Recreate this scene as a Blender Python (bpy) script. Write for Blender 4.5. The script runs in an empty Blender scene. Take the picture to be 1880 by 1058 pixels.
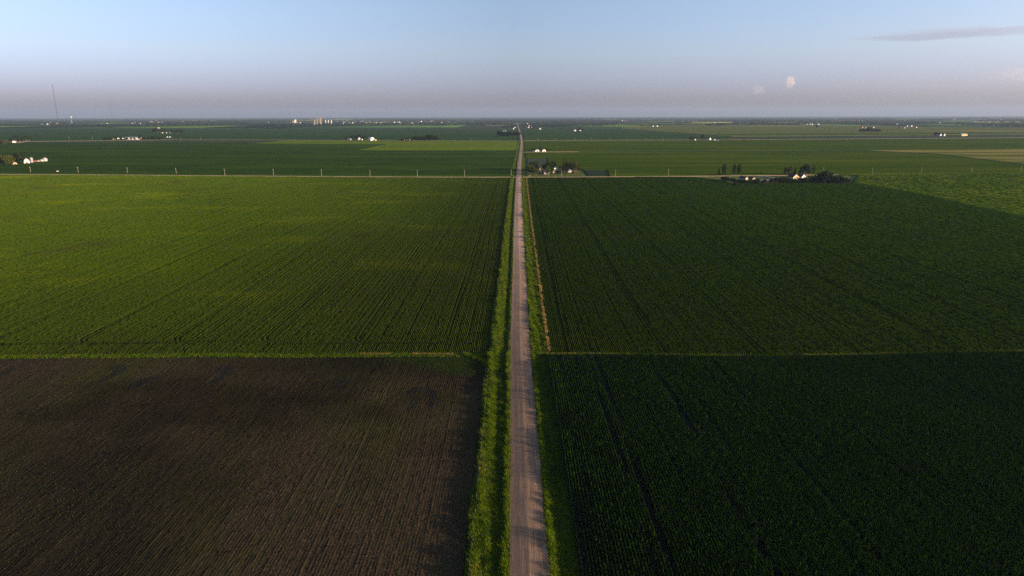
import bpy, math, random
import numpy as np
from mathutils import Vector, Matrix

random.seed(11)
rng = np.random.default_rng(11)
S = bpy.context.scene
COL = S.collection
R = math.radians
PI = math.pi

# ------------------------------------------------------------------ camera model
F, CX, CY, YH = 1253.0, 940.0, 529.0, 212.5
HC = 90.0
PITCH = math.atan((CY - YH) / F)
CAMR = Matrix.Rotation(PI / 2 - PITCH, 3, 'X') @ Matrix.Rotation(R(-0.12), 3, 'Z')


def P(px, py, h=0.0):
    d = CAMR @ Vector(((px - CX) / F, -(py - CY) / F, -1.0))
    t = (h - HC) / d.z
    return d.x * t, d.y * t


cam_d = bpy.data.cameras.new('camera')
cam_d.sensor_width = 36.0
cam_d.lens = 36.0 * F / 1880.0
cam_d.clip_start = 0.5
cam_d.clip_end = 200000.0
cam = bpy.data.objects.new('camera', cam_d)
COL.objects.link(cam)
cam.matrix_world = Matrix.Translation((0, 0, HC)) @ CAMR.to_4x4()
S.camera = cam

# ------------------------------------------------------------------ sun and sky
SUN_EL, SUN_BACK = 8.6, 21.0
sx, sy = math.cos(R(SUN_BACK)), -math.sin(R(SUN_BACK))
sun_dir = Vector((sx * math.cos(R(SUN_EL)), sy * math.cos(R(SUN_EL)), math.sin(R(SUN_EL))))
sl = bpy.data.lights.new('sun', 'SUN')
sl.energy = 4.8
sl.angle = R(0.55)
sl.color = (1.0, 0.76, 0.52)
so = bpy.data.objects.new('sun', sl)
COL.objects.link(so)
so.rotation_euler = sun_dir.to_track_quat('Z', 'Y').to_euler()
so.location = (300, -200, 300)

w = bpy.data.worlds.new('World')
S.world = w
w.use_nodes = True
nt = w.node_tree
nt.nodes.clear()
N = nt.nodes.new
sky = N('ShaderNodeTexSky')
sky.sky_type = 'NISHITA'
sky.sun_disc = False
sky.sun_elevation = R(SUN_EL)
sky.sun_rotation = R(90 + SUN_BACK)
sky.altitude = 300
sky.air_density = 1.0
sky.dust_density = 1.6
sky.ozone_density = 2.2
tc = N('ShaderNodeTexCoord')
sp = N('ShaderNodeSeparateXYZ')
nt.links.new(tc.outputs['Generated'], sp.inputs[0])
rp = N('ShaderNodeValToRGB')
e = rp.color_ramp.elements
SKYR = [(0.0, (0.63, 0.61, 1.00)), (0.017, (0.76, 0.735, 1.31)), (0.032, (0.85, 0.82, 1.51)), (0.047, (0.91, 0.865, 1.48)), (0.0825, (1.08, 0.98, 1.31)), (0.14, (1.15, 1.03, 1.23)), (0.5, (1, 1, 1))]
e[0].position, e[0].color = SKYR[0][0], (*SKYR[0][1], 1)
e[1].position, e[1].color = SKYR[-1][0], (*SKYR[-1][1], 1)
for p_, c_ in SKYR[1:-1]:
    k = e.new(p_)
    k.color = (*c_, 1)
nt.links.new(sp.outputs[2], rp.inputs[0])
mx = N('ShaderNodeMix')
mx.data_type = 'RGBA'
mx.blend_type = 'MULTIPLY'
mx.inputs[0].default_value = 1.0
nt.links.new(sky.outputs[0], mx.inputs[6])
nt.links.new(rp.outputs[0], mx.inputs[7])
# the evening sky is paler towards the sun side and, less so, opposite to it
rx_ = N('ShaderNodeMapRange')
rx_.inputs[1].default_value, rx_.inputs[2].default_value = -1.0, 1.0
nt.links.new(sp.outputs[0], rx_.inputs[0])
rz_ = N('ShaderNodeValToRGB')
ez = rz_.color_ramp.elements
ez[0].position, ez[0].color = 0.20, (0.655, 0.645, 0.645, 1)
ez[1].position, ez[1].color = 0.80, (0.81, 0.79, 0.76, 1)
for p_, c_ in ((0.5, 0.545), (0.645, 0.69)):
    k = ez.new(p_)
    k.color = (c_, c_, c_, 1)
nt.links.new(rx_.outputs[0], rz_.inputs[0])
mx2 = N('ShaderNodeMix')
mx2.data_type = 'RGBA'
mx2.blend_type = 'MULTIPLY'
mx2.inputs[0].default_value = 1.0
nt.links.new(mx.outputs[2], mx2.inputs[6])
nt.links.new(rz_.outputs[0], mx2.inputs[7])
bg = N('ShaderNodeBackground')
bg.inputs[1].default_value = 0.15
wo = N('ShaderNodeOutputWorld')
nt.links.new(mx2.outputs[2], bg.inputs[0])
nt.links.new(bg.outputs[0], wo.inputs[0])

S.view_settings.view_transform = 'Standard'
S.view_settings.look = 'None'
S.view_settings.exposure = 1.3
S.view_settings.gamma = 1.0
S.cycles.max_bounces = 6
S.cycles.diffuse_bounces = 2
S.cycles.transmission_bounces = 4
S.cycles.volume_bounces = 1
S.cycles.use_denoising = False
S.cycles.sample_clamp_indirect = 4.0


# ------------------------------------------------------------------ materials
def _ramp(nt, stops, fac):
    r = nt.nodes.new('ShaderNodeValToRGB')
    el = r.color_ramp.elements
    el[0].position, el[0].color = stops[0][0], (*stops[0][1], 1)
    el[1].position, el[1].color = stops[-1][0], (*stops[-1][1], 1)
    for p_, c_ in stops[1:-1]:
        q = el.new(p_)
        q.color = (*c_, 1)
    nt.links.new(fac, r.inputs[0])
    return r.outputs[0]


def _noise(nt, vec, scale, detail=3.0, rough=0.55, mapping=None):
    if mapping:
        m = nt.nodes.new('ShaderNodeMapping')
        m.inputs['Scale'].default_value = mapping
        nt.links.new(vec, m.inputs[0])
        vec = m.outputs[0]
    n = nt.nodes.new('ShaderNodeTexNoise')
    n.inputs['Scale'].default_value = scale
    n.inputs['Detail'].default_value = detail
    n.inputs['Roughness'].default_value = rough
    nt.links.new(vec, n.inputs['Vector'])
    return n.outputs[0]


def _mix(nt, fac, a, b, blend='MIX'):
    m = nt.nodes.new('ShaderNodeMix')
    m.data_type = 'RGBA'
    m.blend_type = blend
    for sock, v in ((m.inputs[0], fac), (m.inputs[6], a), (m.inputs[7], b)):
        if hasattr(v, 'links') or hasattr(v, 'is_linked'):
            nt.links.new(v, sock)
        elif isinstance(v, tuple):
            sock.default_value = (*v, 1)
        else:
            sock.default_value = v
    return m.outputs[2]


MATS = {}


def mat(name, stops, scale=1.0, mapping=None, detail=3.0, rough=0.9, spec=0.15, layers=(), attr=None, attr2=None,
        trans=0.0, bump=0.0, bscale=None, local=False, metal=0.0):
    """layers: (noise scale, mapping, lo, hi, colour) colour patches; attr: (attribute, colour)"""
    m = bpy.data.materials.new(name)
    m.use_nodes = True
    t = m.node_tree
    b = t.nodes['Principled BSDF']
    b.inputs['Roughness'].default_value = rough
    b.inputs['Specular IOR Level'].default_value = spec
    b.inputs['Metallic'].default_value = metal
    if local:
        c = t.nodes.new('ShaderNodeTexCoord').outputs['Object']
    else:
        c = t.nodes.new('ShaderNodeNewGeometry').outputs['Position']
    col = _ramp(t, stops, _noise(t, c, scale, detail, 0.6, mapping))
    for (ls, lm, lo, hi, lc) in layers:
        f = _ramp(t, [(lo, (0, 0, 0)), (hi, (1, 1, 1))], _noise(t, c, ls, 4.0, 0.6, lm))
        col = _mix(t, f, col, lc)
    if attr:
        a = t.nodes.new('ShaderNodeAttribute')
        a.attribute_name = attr[0]
        col = _mix(t, a.outputs['Fac'], col, attr[1])
    if attr2:
        a = t.nodes.new('ShaderNodeAttribute')
        a.attribute_name = attr2[0]
        col = _mix(t, a.outputs['Fac'], col, attr2[1])
    t.links.new(col, b.inputs['Base Color'])
    if bump:
        bn = t.nodes.new('ShaderNodeBump')
        bn.inputs['Strength'].default_value = bump
        bn.inputs['Distance'].default_value = 0.3
        t.links.new(_noise(t, c, bscale or scale, 3.0, 0.6, mapping), bn.inputs['Height'])
        t.links.new(bn.outputs[0], b.inputs['Normal'])
    if trans:
        tr = t.nodes.new('ShaderNodeBsdfTranslucent')
        t.links.new(col, tr.inputs[0])
        ms = t.nodes.new('ShaderNodeMixShader')
        ms.inputs[0].default_value = trans
        t.links.new(b.outputs[0], ms.inputs[1])
        t.links.new(tr.outputs[0], ms.inputs[2])
        t.links.new(ms.outputs[0], t.nodes['Material Output'].inputs[0])
    MATS[name] = m
    return m


def two(a, b):
    return [(0.3, a), (0.7, b)]


SOIL = (0.014, 0.010, 0.006)
M_ground = mat('ground_green', two((0.014, 0.034, 0.007), (0.026, 0.048, 0.009)), 0.02, detail=5, spec=0.03,
               layers=[(0.004, (1, 2.2, 1), 0.5, 0.62, (0.045, 0.062, 0.012))])
M_soil = mat('bare_soil', [(0.3, (0.022, 0.0155, 0.009)), (0.55, (0.049, 0.034, 0.0195)), (0.80, (0.14, 0.095, 0.058))], 2.6,
             (1, 0.6, 1), 5, spec=0.0, layers=[(0.03, (1, 0.45, 1), 0.46, 0.62, (0.042, 0.036, 0.013)),
                                      (0.010, (1, 0.5, 1), 0.50, 0.62, (0.024, 0.0185, 0.011)),
                                      (1.3, None, 0.64, 0.72, (0.115, 0.072, 0.044))], bump=0.6, bscale=3.0, attr=('soil', (0.010, 0.0095, 0.0055)))
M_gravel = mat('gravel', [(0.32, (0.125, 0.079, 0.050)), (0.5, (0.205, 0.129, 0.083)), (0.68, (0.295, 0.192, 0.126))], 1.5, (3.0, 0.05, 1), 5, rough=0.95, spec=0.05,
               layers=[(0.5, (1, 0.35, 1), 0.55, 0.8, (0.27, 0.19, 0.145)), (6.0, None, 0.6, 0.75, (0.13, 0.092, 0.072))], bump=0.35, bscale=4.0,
               attr=('far_light', (0.52, 0.325, 0.22)), attr2=('wear', (0.115, 0.083, 0.068)))  # first attribute paints the brighter grazing view of the distant road into the gravel
M_gravel3 = mat('lit_far_gravel', two((0.27, 0.185, 0.125), (0.38, 0.27, 0.19)), 0.6, (2.5, 0.1, 1), 4, spec=0.05)  # paler gravel copy, grazing-view brightness of the far road put into its colour
M_gravel2 = mat('pale_gravel', two((0.28, 0.21, 0.12), (0.38, 0.295, 0.18)), 0.3, None, 4, spec=0.05)
M_asphalt = mat('old_asphalt', two((0.13, 0.12, 0.13), (0.18, 0.17, 0.175)), 0.4, None, 4)
M_bank = mat('verge_earth', two((0.014, 0.026, 0.003), (0.026, 0.044, 0.004)), 0.8, None, 4, spec=0.03)
M_grass = mat('verge_grass', [(0.25, (0.040, 0.080, 0.001)), (0.5, (0.085, 0.135, 0.002)), (0.8, (0.165, 0.185, 0.008))], 0.5, None, 4, spec=0.08,
              layers=[(0.12, (1, 0.5, 1), 0.56, 0.70, (0.16, 0.135, 0.03)), (0.35, (1, 0.4, 1), 0.52, 0.66, (0.030, 0.062, 0.001)), (0.9, None, 0.62, 0.72, (0.24, 0.21, 0.07))], trans=0.35)
M_dry = mat('dry_grass', two((0.16, 0.112, 0.030), (0.28, 0.20, 0.062)), 0.7, None, 4, trans=0.2, spec=0.05)
M_soy = mat('soybean_leaves', two((0.037, 0.065, 0.0032), (0.070, 0.106, 0.0050)), 0.9, (1, 0.5, 1), 5, spec=0.0,
            layers=[(0.011, (0.8, 1.5, 1), 0.54, 0.74, (0.105, 0.130, 0.003)),
                    (0.02, (0.7, 0.35, 1), 0.60, 0.74, (0.045, 0.048, 0.010)),
                    (0.006, None, 0.5, 0.7, (0.058, 0.096, 0.002))],
            attr=('soil', SOIL), trans=0.12, bump=0.3, bscale=2.0)
M_soy2 = mat('dark_bean_leaves', two((0.028, 0.058, 0.0012), (0.055, 0.100, 0.0022)), 0.9, (1, 0.5, 1), 5, spec=0.0,
             layers=[(0.012, (0.8, 0.9, 1), 0.52, 0.70, (0.060, 0.090, 0.003)),
                     (0.025, (0.7, 0.4, 1), 0.63, 0.75, (0.030, 0.034, 0.008))],
             attr=('soil', SOIL), trans=0.1, bump=0.5, bscale=2.0)
M_corn = mat('corn_leaves', [(0.30, (0.005, 0.018, 0.0004)), (0.58, (0.013, 0.040, 0.0008)), (0.66, (0.050, 0.074, 0.011)), (0.80, (0.15, 0.170, 0.06))], 2.6, None, 4, rough=0.5,  # the brightest ramp stops paint sky glints onto the leaves
             spec=0.05, layers=[(0.02, None, 0.5, 0.7, (0.010, 0.036, 0.0008))], trans=0.15)
M_corn2 = mat('light_corn_canopy', two((0.082, 0.128, 0.004), (0.128, 0.178, 0.006)), 0.5, (1, 0.4, 1), 5, spec=0.0,
              layers=[(0.012, None, 0.52, 0.7, (0.17, 0.195, 0.010))], attr=('soil', SOIL), trans=0.12, bump=0.4)
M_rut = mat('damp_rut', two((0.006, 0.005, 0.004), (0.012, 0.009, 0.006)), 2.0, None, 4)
M_seed = mat('seedling_leaves', two((0.018, 0.038, 0.002), (0.035, 0.060, 0.005)), 0.5, None, 3, trans=0.2)


def fieldmat(name, a, b, patch, stripe=(0.03, 0.012, 1), band=None, lo=0.52):
    return mat(name, two(a, b), 1.0, stripe, 5, rough=0.95, spec=0.0,
               layers=[(0.006, (0.6, 1.3, 1), 0.48, 0.7, patch), (0.010, (0.10, 1.0, 1), lo, lo + 0.1, band or a)], bump=0.3, bscale=8.0)


M_fdark = fieldmat('dark_crop', (0.020, 0.046, 0.005), (0.031, 0.063, 0.006), (0.042, 0.074, 0.007), band=(0.040, 0.075, 0.006))
M_fmid = fieldmat('mid_crop', (0.031, 0.060, 0.0015), (0.046, 0.079, 0.002), (0.060, 0.086, 0.003), (0.004, 0.03, 1), (0.068, 0.094, 0.004))
M_flime = fieldmat('lime_crop', (0.088, 0.135, 0.006), (0.125, 0.165, 0.008), (0.145, 0.17, 0.014))
M_folive = fieldmat('olive_crop', (0.080, 0.100, 0.016), (0.112, 0.125, 0.025), (0.125, 0.125, 0.032))
M_fwheat = fieldmat('ripe_wheat', (0.20, 0.165, 0.042), (0.29, 0.225, 0.068), (0.10, 0.12, 0.02), (0.0035, 0.02, 1), (0.075, 0.105, 0.013), 0.45)
M_fblue = fieldmat('deep_crop', (0.021, 0.054, 0.014), (0.034, 0.073, 0.019), (0.046, 0.086, 0.021))
M_fplot = mat('garden_plot', two((0.010, 0.022, 0.006), (0.018, 0.032, 0.009)), 0.5, (0.4, 3, 1), 4, spec=0.05)
M_fgrey = mat('grey_plot', two((0.034, 0.044, 0.015), (0.052, 0.060, 0.022)), 0.2, (0.3, 3, 1), 4, spec=0.05)
M_lawn = mat('mown_lawn', two((0.070, 0.095, 0.012), (0.115, 0.12, 0.022)), 0.15, None, 4, spec=0.05)


def leafmat(name, a, b, c):
    return mat(name, [(0.3, a), (0.55, b), (0.78, c)], 6.0, None, 3, spec=0.15, local=True, trans=0.25)


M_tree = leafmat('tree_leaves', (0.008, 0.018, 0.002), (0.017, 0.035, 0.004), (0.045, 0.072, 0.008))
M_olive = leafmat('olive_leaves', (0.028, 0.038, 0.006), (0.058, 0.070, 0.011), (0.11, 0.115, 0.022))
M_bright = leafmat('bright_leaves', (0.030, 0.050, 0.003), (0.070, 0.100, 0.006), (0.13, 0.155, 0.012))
M_conif = leafmat('needle_leaves', (0.005, 0.012, 0.003), (0.009, 0.021, 0.004), (0.020, 0.037, 0.007))
M_far = mat('far_wood', two((0.006, 0.013, 0.005), (0.018, 0.028, 0.008)), 0.01, None, 3, spec=0.03)
M_bark = mat('bark', two((0.12, 0.09, 0.065), (0.24, 0.19, 0.14)), 3.0, (1, 1, 0.3), 3, local=True)


def paint(name, c, var=0.12, rough=0.6, metal=0.0):
    d = tuple(x * (1 - var) for x in c)
    return mat(name, two(d, c), 0.6, (1, 1, 0.25), 4, rough=rough, spec=0.25, local=True, metal=metal)


M_white = paint('white_boards', (0.56, 0.54, 0.50))
M_cream = paint('cream_siding', (0.46, 0.35, 0.19))
M_tan = paint('tan_siding', (0.40, 0.29, 0.18))
M_orange = paint('ochre_sheet', (0.55, 0.34, 0.12))
M_lav = paint('grey_siding', (0.26, 0.24, 0.29))
M_pink = paint('faded_red_boards', (0.27, 0.14, 0.135))
M_red = paint('red_boards', (0.15, 0.040, 0.030))
M_redroof = paint('red_roof', (0.19, 0.05, 0.035))
M_darkroof = paint('dark_shingles', (0.020, 0.019, 0.024))
M_maroon = paint('maroon_shingles', (0.055, 0.025, 0.028))
M_greyroof = paint('grey_metal_roof', (0.22, 0.23, 0.25), rough=0.45)
M_teal = paint('pale_teal_roof', (0.20, 0.32, 0.34), rough=0.45)
M_galv = paint('galvanised_steel', (0.34, 0.32, 0.30), rough=0.4)
M_conc = paint('concrete', (0.30, 0.24, 0.19), rough=0.85)
M_glass = mat('window_glass', two((0.03, 0.035, 0.045), (0.05, 0.055, 0.07)), 1.0, rough=0.12, spec=0.6, local=True)
M_wood = mat('weathered_pole', two((0.25, 0.21, 0.16), (0.36, 0.31, 0.24)), 2.0, (1, 1, 0.2), 3, local=True)
M_post = mat('fence_wood', two((0.07, 0.06, 0.045), (0.13, 0.11, 0.08)), 2.0, (1, 1, 0.3), 3, local=True)
M_wire = paint('fence_wire', (0.15, 0.14, 0.13), rough=0.5)
M_steel = paint('mast_steel', (0.05, 0.045, 0.05), rough=0.6)
M_signred = paint('sign_red', (0.55, 0.06, 0.06))


# ------------------------------------------------------------------ object helpers
def npmesh(name, verts, quads, ms, attrs=None, midx=None, smooth=False):
    verts = np.asarray(verts, np.float32)
    quads = np.asarray(quads, np.int32)
    k = quads.shape[1]
    me = bpy.data.meshes.new(name)
    me.vertices.add(len(verts))
    me.vertices.foreach_set('co', verts.ravel())
    me.loops.add(quads.size)
    me.loops.foreach_set('vertex_index', quads.ravel())
    me.polygons.add(len(quads))
    me.polygons.foreach_set('loop_start', np.arange(0, quads.size, k, dtype=np.int32))
    me.polygons.foreach_set('loop_total', np.full(len(quads), k, np.int32))
    if midx is not None:
        me.polygons.foreach_set('material_index', np.asarray(midx, np.int32))
    for m in (ms if isinstance(ms, (list, tuple)) else [ms]):
        me.materials.append(m)
    if attrs:
        for an, av in attrs.items():
            at = me.attributes.new(an, 'FLOAT', 'POINT')
            at.data.foreach_set('value', np.asarray(av, np.float32))
    me.update(calc_edges=True)
    if smooth:
        me.polygons.foreach_set('use_smooth', np.ones(len(quads), bool))
    return me


def link(name, me, parent=None, **tags):
    o = bpy.data.objects.new(name, me)
    COL.objects.link(o)
    if parent:
        o.parent = parent
    for k_, v_ in tags.items():
        if v_:
            o['category' if k_ == 'cat' else k_] = v_
    return o


class MB:
    """collects polygons of any size, builds one mesh object"""

    def __init__(self):
        self.v, self.f = [], []

    def poly(self, pts):
        i = len(self.v)
        self.v += [tuple(p) for p in pts]
        self.f.append(tuple(range(i, i + len(pts))))

    def box(self, x0, x1, y0, y1, z0, z1):
        p = [(x0, y0, z0), (x1, y0, z0), (x1, y1, z0), (x0, y1, z0), (x0, y0, z1), (x1, y0, z1), (x1, y1, z1), (x0, y1, z1)]
        i = len(self.v)
        self.v += p
        self.f += [tuple(i + j for j in q) for q in ((3, 2, 1, 0), (4, 5, 6, 7), (0, 1, 5, 4), (1, 2, 6, 5), (2, 3, 7, 6), (3, 0, 4, 7))]
        return self

    def lathe(self, prof, n=16, cx=0.0, cy=0.0):
        i = len(self.v)
        for (r, z) in prof:
            for k in range(n):
                a = 2 * PI * k / n
                self.v.append((cx + r * math.cos(a), cy + r * math.sin(a), z))
        for j in range(len(prof) - 1):
            for k in range(n):
                k2 = (k + 1) % n
                self.f.append((i + j * n + k, i + j * n + k2, i + (j + 1) * n + k2, i + (j + 1) * n + k))
        self.f.append(tuple(i + (len(prof) - 1) * n + k for k in range(n)))
        return self

    def bar(self, a, b, r, n=5, r2=None):
        a, b = Vector(a), Vector(b)
        d = (b - a).normalized()
        u = d.orthogonal().normalized()
        v = d.cross(u)
        i = len(self.v)
        for p, rr in ((a, r), (b, r2 if r2 is not None else r)):
            for k in range(n):
                t = 2 * PI * k / n
                self.v.append(tuple(p + u * (rr * math.cos(t)) + v * (rr * math.sin(t))))
        for k in range(n):
            k2 = (k + 1) % n
            self.f.append((i + k, i + k2, i + n + k2, i + n + k))
        self.f.append(tuple(i + k for k in reversed(range(n))))
        self.f.append(tuple(i + n + k for k in range(n)))
        return self

    def prism(self, prof, y0, y1):
        """prof: (x,z) closed outline, extruded along y"""
        i = len(self.v)
        n = len(prof)
        self.v += [(x, y0, z) for x, z in prof] + [(x, y1, z) for x, z in prof]
        self.f.append(tuple(i + k for k in range(n)))
        self.f.append(tuple(i + n + k for k in reversed(range(n))))
        for k in range(n):
            k2 = (k + 1) % n
            self.f.append((i + k, i + n + k, i + n + k2, i + k2))
        return self

    def mesh(self, name, m):
        me = bpy.data.meshes.new(name)
        me.from_pydata(self.v, [], self.f)
        for q in (m if isinstance(m, (list, tuple)) else [m]):
            me.materials.append(q)
        me.update()
        return me

    def obj(self, name, m, parent=None, **tags):
        return link(name, self.mesh(name, m), parent, **tags)


def thing(name, label, cat, loc, rz=0.0, group=None, scale=None):
    o = bpy.data.objects.new(name, None)
    COL.objects.link(o)
    o.location = loc
    o.rotation_euler = (0, 0, rz)
    o.empty_display_size = 0.5
    o['label'] = label
    o['category'] = cat
    if group:
        o['group'] = group
    if scale:
        o.scale = scale
    return o


ORD = ['first', 'second', 'third', 'fourth', 'fifth', 'sixth', 'seventh', 'eighth', 'ninth', 'tenth', 'eleventh', 'twelfth',
       'thirteenth', 'fourteenth', 'fifteenth', 'sixteenth', 'seventeenth', 'eighteenth', 'nineteenth', 'twentieth',
       'twenty-first', 'twenty-second', 'twenty-third', 'twenty-fourth', 'twenty-fifth', 'twenty-sixth', 'twenty-seventh',
       'twenty-eighth', 'twenty-ninth', 'thirtieth', 'thirty-first', 'thirty-second', 'thirty-third', 'thirty-fourth']


# ------------------------------------------------------------------ relief and road line
def sstep(a, b, x):
    t = np.clip((x - a) / (b - a), 0, 1)
    return t * t * (3 - 2 * t)


def gz(x, y):
    x = np.asarray(x, float)
    y = np.asarray(y, float)
    a = (1 - sstep(880, 1000, y)) * (1 - sstep(950, 1150, np.abs(x)))
    return a * (0.75 * np.sin(x / 58 + y / 150 + 1.3) + 0.6 * np.sin(y / 74 - x / 120 + 0.4) + 0.28 * np.sin(x / 31 + y / 49 + 2.0))


_RP = [(971.5, 1058), (962, 800), (955.8, 650), (953.6, 500), (952.0, 400), (952.7, 330), (954.0, 300), (956.2, 280), (957.6, 262),
       (956.6, 252), (954.4, 243), (952, 236), (950, 230), (948.6, 225), (948, 222)]
_rw = [P(*p) for p in _RP]
_ry = np.array([p[1] for p in _rw])
_rx = np.array([p[0] for p in _rw])
_ry = np.concatenate([[20.0], _ry, [20000.0]])
_rx = np.concatenate([[_rx[0] - 0.6], _rx, [_rx[-1]]])
_m = np.gradient(_rx, _ry)


def xc(y):
    y = np.asarray(y, float)
    i = np.clip(np.searchsorted(_ry, y) - 1, 0, len(_ry) - 2)
    h = _ry[i + 1] - _ry[i]
    t = np.clip((y - _ry[i]) / h, 0, 1)
    return ((2 * t**3 - 3 * t**2 + 1) * _rx[i] + (t**3 - 2 * t**2 + t) * h * _m[i]
            + (-2 * t**3 + 3 * t**2) * _rx[i + 1] + (t**3 - t**2) * h * _m[i + 1])


YD = P(950, 653)[1]        # division between near and middle fields
YC = P(952, 325.5)[1]      # cross road


def gsteps(a, b, s0, s1):
    out = [a]
    while out[-1] < b:
        t = (out[-1] - a) / (b - a)
        out.append(out[-1] + s0 + (s1 - s0) * t)
    out[-1] = b
    return np.array(out)


def gridquads(ny, nx, keep=None):
    i = np.arange((ny - 1) * (nx - 1))
    r, c = i // (nx - 1), i % (nx - 1)
    a = r * nx + c
    q = np.stack([a, a + 1, a + nx + 1, a + nx], 1)
    return q if keep is None else q[keep.ravel()]


def compact(v, q, attrs=None):
    used = np.unique(q)
    remap = np.full(len(v), -1, np.int64)
    remap[used] = np.arange(len(used))
    return v[used], remap[q], ({k: a[used] for k, a in attrs.items()} if attrs else None)


_VN = np.random.default_rng(77).random((512, 512))


def vnoise(x, y, sc, o=0):
    x = np.asarray(x) / sc + 1000.0 + o * 37.7
    y = np.asarray(y) / sc + 1000.0 + o * 11.3
    i, j = np.floor(x).astype(int), np.floor(y).astype(int)
    fx, fy = x - i, y - j
    fx, fy = fx * fx * (3 - 2 * fx), fy * fy * (3 - 2 * fy)
    g = lambda a, b: _VN[a % 512, b % 512]
    return (g(i, j) * (1 - fx) + g(i + 1, j) * fx) * (1 - fy) + (g(i, j + 1) * (1 - fx) + g(i + 1, j + 1) * fx) * fy


# ------------------------------------------------------------------ ground sheet
gx = np.concatenate([[-60000, -30000, -12000, -5000, -2500, -1600], np.arange(-1200, 1201, 10.0), [1600, 2500, 5000, 12000, 30000, 60000]])
gy = np.concatenate([[-8000, -3000, -800, -100], np.arange(0, 1061, 10.0), [1400, 2200, 4000, 8000, 16000, 42000]])
X, Y = np.meshgrid(gx, gy)
Z = gz(X, Y) - 0.08
link('ground', npmesh('ground', np.stack([X, Y, Z], -1).reshape(-1, 3), gridquads(len(gy), len(gx)), M_ground, smooth=True), kind='structure')


# ------------------------------------------------------------------ corridor: road and verges
def strip(name, prof, Ys, m, smooth=False, attrs=None, **tags):
    """prof(y) -> list of (u,h)"""
    rows = []
    for y in Ys:
        x0 = float(xc(y))
        for (u, h) in prof(y):
            x = x0 + u
            rows.append((x, y, float(gz(x, y)) + h))
    n = len(prof(Ys[0]))
    at = {k: f(np.repeat(np.asarray(Ys)[:, None], n, 1), np.repeat(np.arange(n)[None], len(Ys), 0)).ravel() for k, f in attrs.items()} if attrs else None
    return link(name, npmesh(name, rows, gridquads(len(Ys), n), m, at, smooth=smooth), **tags)


def roadh(y):
    return 0.46 - 0.10 * float(sstep(940, 1010, y))


def edgew(y, s):
    return 4.0 + 0.10 * math.sin(y / 7.0 + s) + 0.08 * math.sin(y / 2.3 + 2 * s)


RUT = [-1.0, -0.82, -0.7, -0.55, -0.42, -0.3, -0.17, -0.05, 0.05, 0.17, 0.3, 0.42, 0.55, 0.7, 0.82, 1.0]


def road_prof(y):
    out = []
    for k, t in enumerate(RUT):
        wd = edgew(y, 0 if t < 0 else 3)
        rut = -0.02 if k in (3, 6, 9, 12) else (0.012 if k in (4, 7, 11) else 0)
        out.append((t * wd, roadh(y) + 0.22 * (1 - abs(t)**1.25) + rut))
    return out


Yr = np.concatenate([np.arange(30, 420, 2.0), gsteps(420, 12000, 6, 220)])
WEAR = np.array([0.1, 0.35, 0.6, 0.7, 0.45, 0.6, 0.7, 0.5, 0.15, 0.05, 0.35, 0.5, 0.3, 0.05, 0.0, 0.1])
strip('road', road_prof, Yr[Yr <= YC + 1], M_gravel, True, attrs={'far_light': lambda y, k: sstep(180, 620, y) * (0.85 + 0.15 * np.sin(y / 37.0)),  # road colour lightened with distance, standing in for brighter grazing light
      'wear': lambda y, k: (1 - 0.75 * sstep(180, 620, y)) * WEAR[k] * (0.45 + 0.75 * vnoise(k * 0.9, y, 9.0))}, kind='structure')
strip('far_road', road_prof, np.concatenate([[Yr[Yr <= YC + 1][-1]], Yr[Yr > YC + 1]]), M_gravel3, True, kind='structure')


def lerp(a, b, t):
    return a + (b - a) * t


def left_prof(y):
    t = float(sstep(YD - 6, YD + 12, y))
    wob = 0.5 * math.sin(y / 13.0) + 0.3 * math.sin(y / 5.1 + 1)
    A = [(-13.1 + wob, -0.05), (-12.4 + wob, 0.55), (-11.2, 0.85), (-9.6, 0.62), (-7.9, 0.12), (-6.4, 0.05), (-5.2, 0.42), (-4.5, 0.50), (-3.8, roadh(y) - 0.05)]
    B = [(-12.9 + wob * .5, -0.05), (-12.2 + wob * .5, 0.6), (-11.0, 0.95), (-9.6, 0.80), (-8.0, 0.35), (-6.9, -0.02), (-5.9, -0.02), (-4.6, 0.42), (-3.8, roadh(y) - 0.05)]
    return [(lerp(a[0], b[0], t), lerp(a[1], b[1], t)) for a, b in zip(A, B)]


def right_prof(y):
    t = float(sstep(YD - 6, YD + 12, y))
    wob = 0.25 * math.sin(y / 11.0 + 2) + 0.2 * math.sin(y / 4.3)
    A = [(3.8, roadh(y) - 0.05), (4.5, 0.47), (5.4, 0.36), (6.5, 0.1), (8.0, 0.0), (9.3, 0.02), (10.4 + wob, -0.05)]
    B = [(3.8, roadh(y) - 0.05), (4.6, 0.46), (5.8, 0.34), (7.2, 0.12), (8.6, -0.02), (9.9, 0.1), (11.2 + wob, -0.05)]
    return [(lerp(a[0], b[0], t), lerp(a[1], b[1], t)) for a, b in zip(A, B)]


Yv = np.concatenate([np.arange(30, 400, 2.5), gsteps(400, YC - 7, 5, 12)])
strip('verge_left_bank', left_prof, Yv, M_bank, True, kind='structure')
strip('verge_right_bank', right_prof, Yv, M_bank, True, kind='structure')
Yv2 = gsteps(YC + 7, 5200, 10, 80)
strip('far_verge_left_bank', left_prof, Yv2, M_bank, True, kind='structure')
strip('far_verge_right_bank', right_prof, Yv2, M_bank, True, kind='structure')


def prof_h(prof, y, u):
    p = prof(y)
    return float(np.interp(u, [a for a, b in p], [b for a, b in p]))


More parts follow.
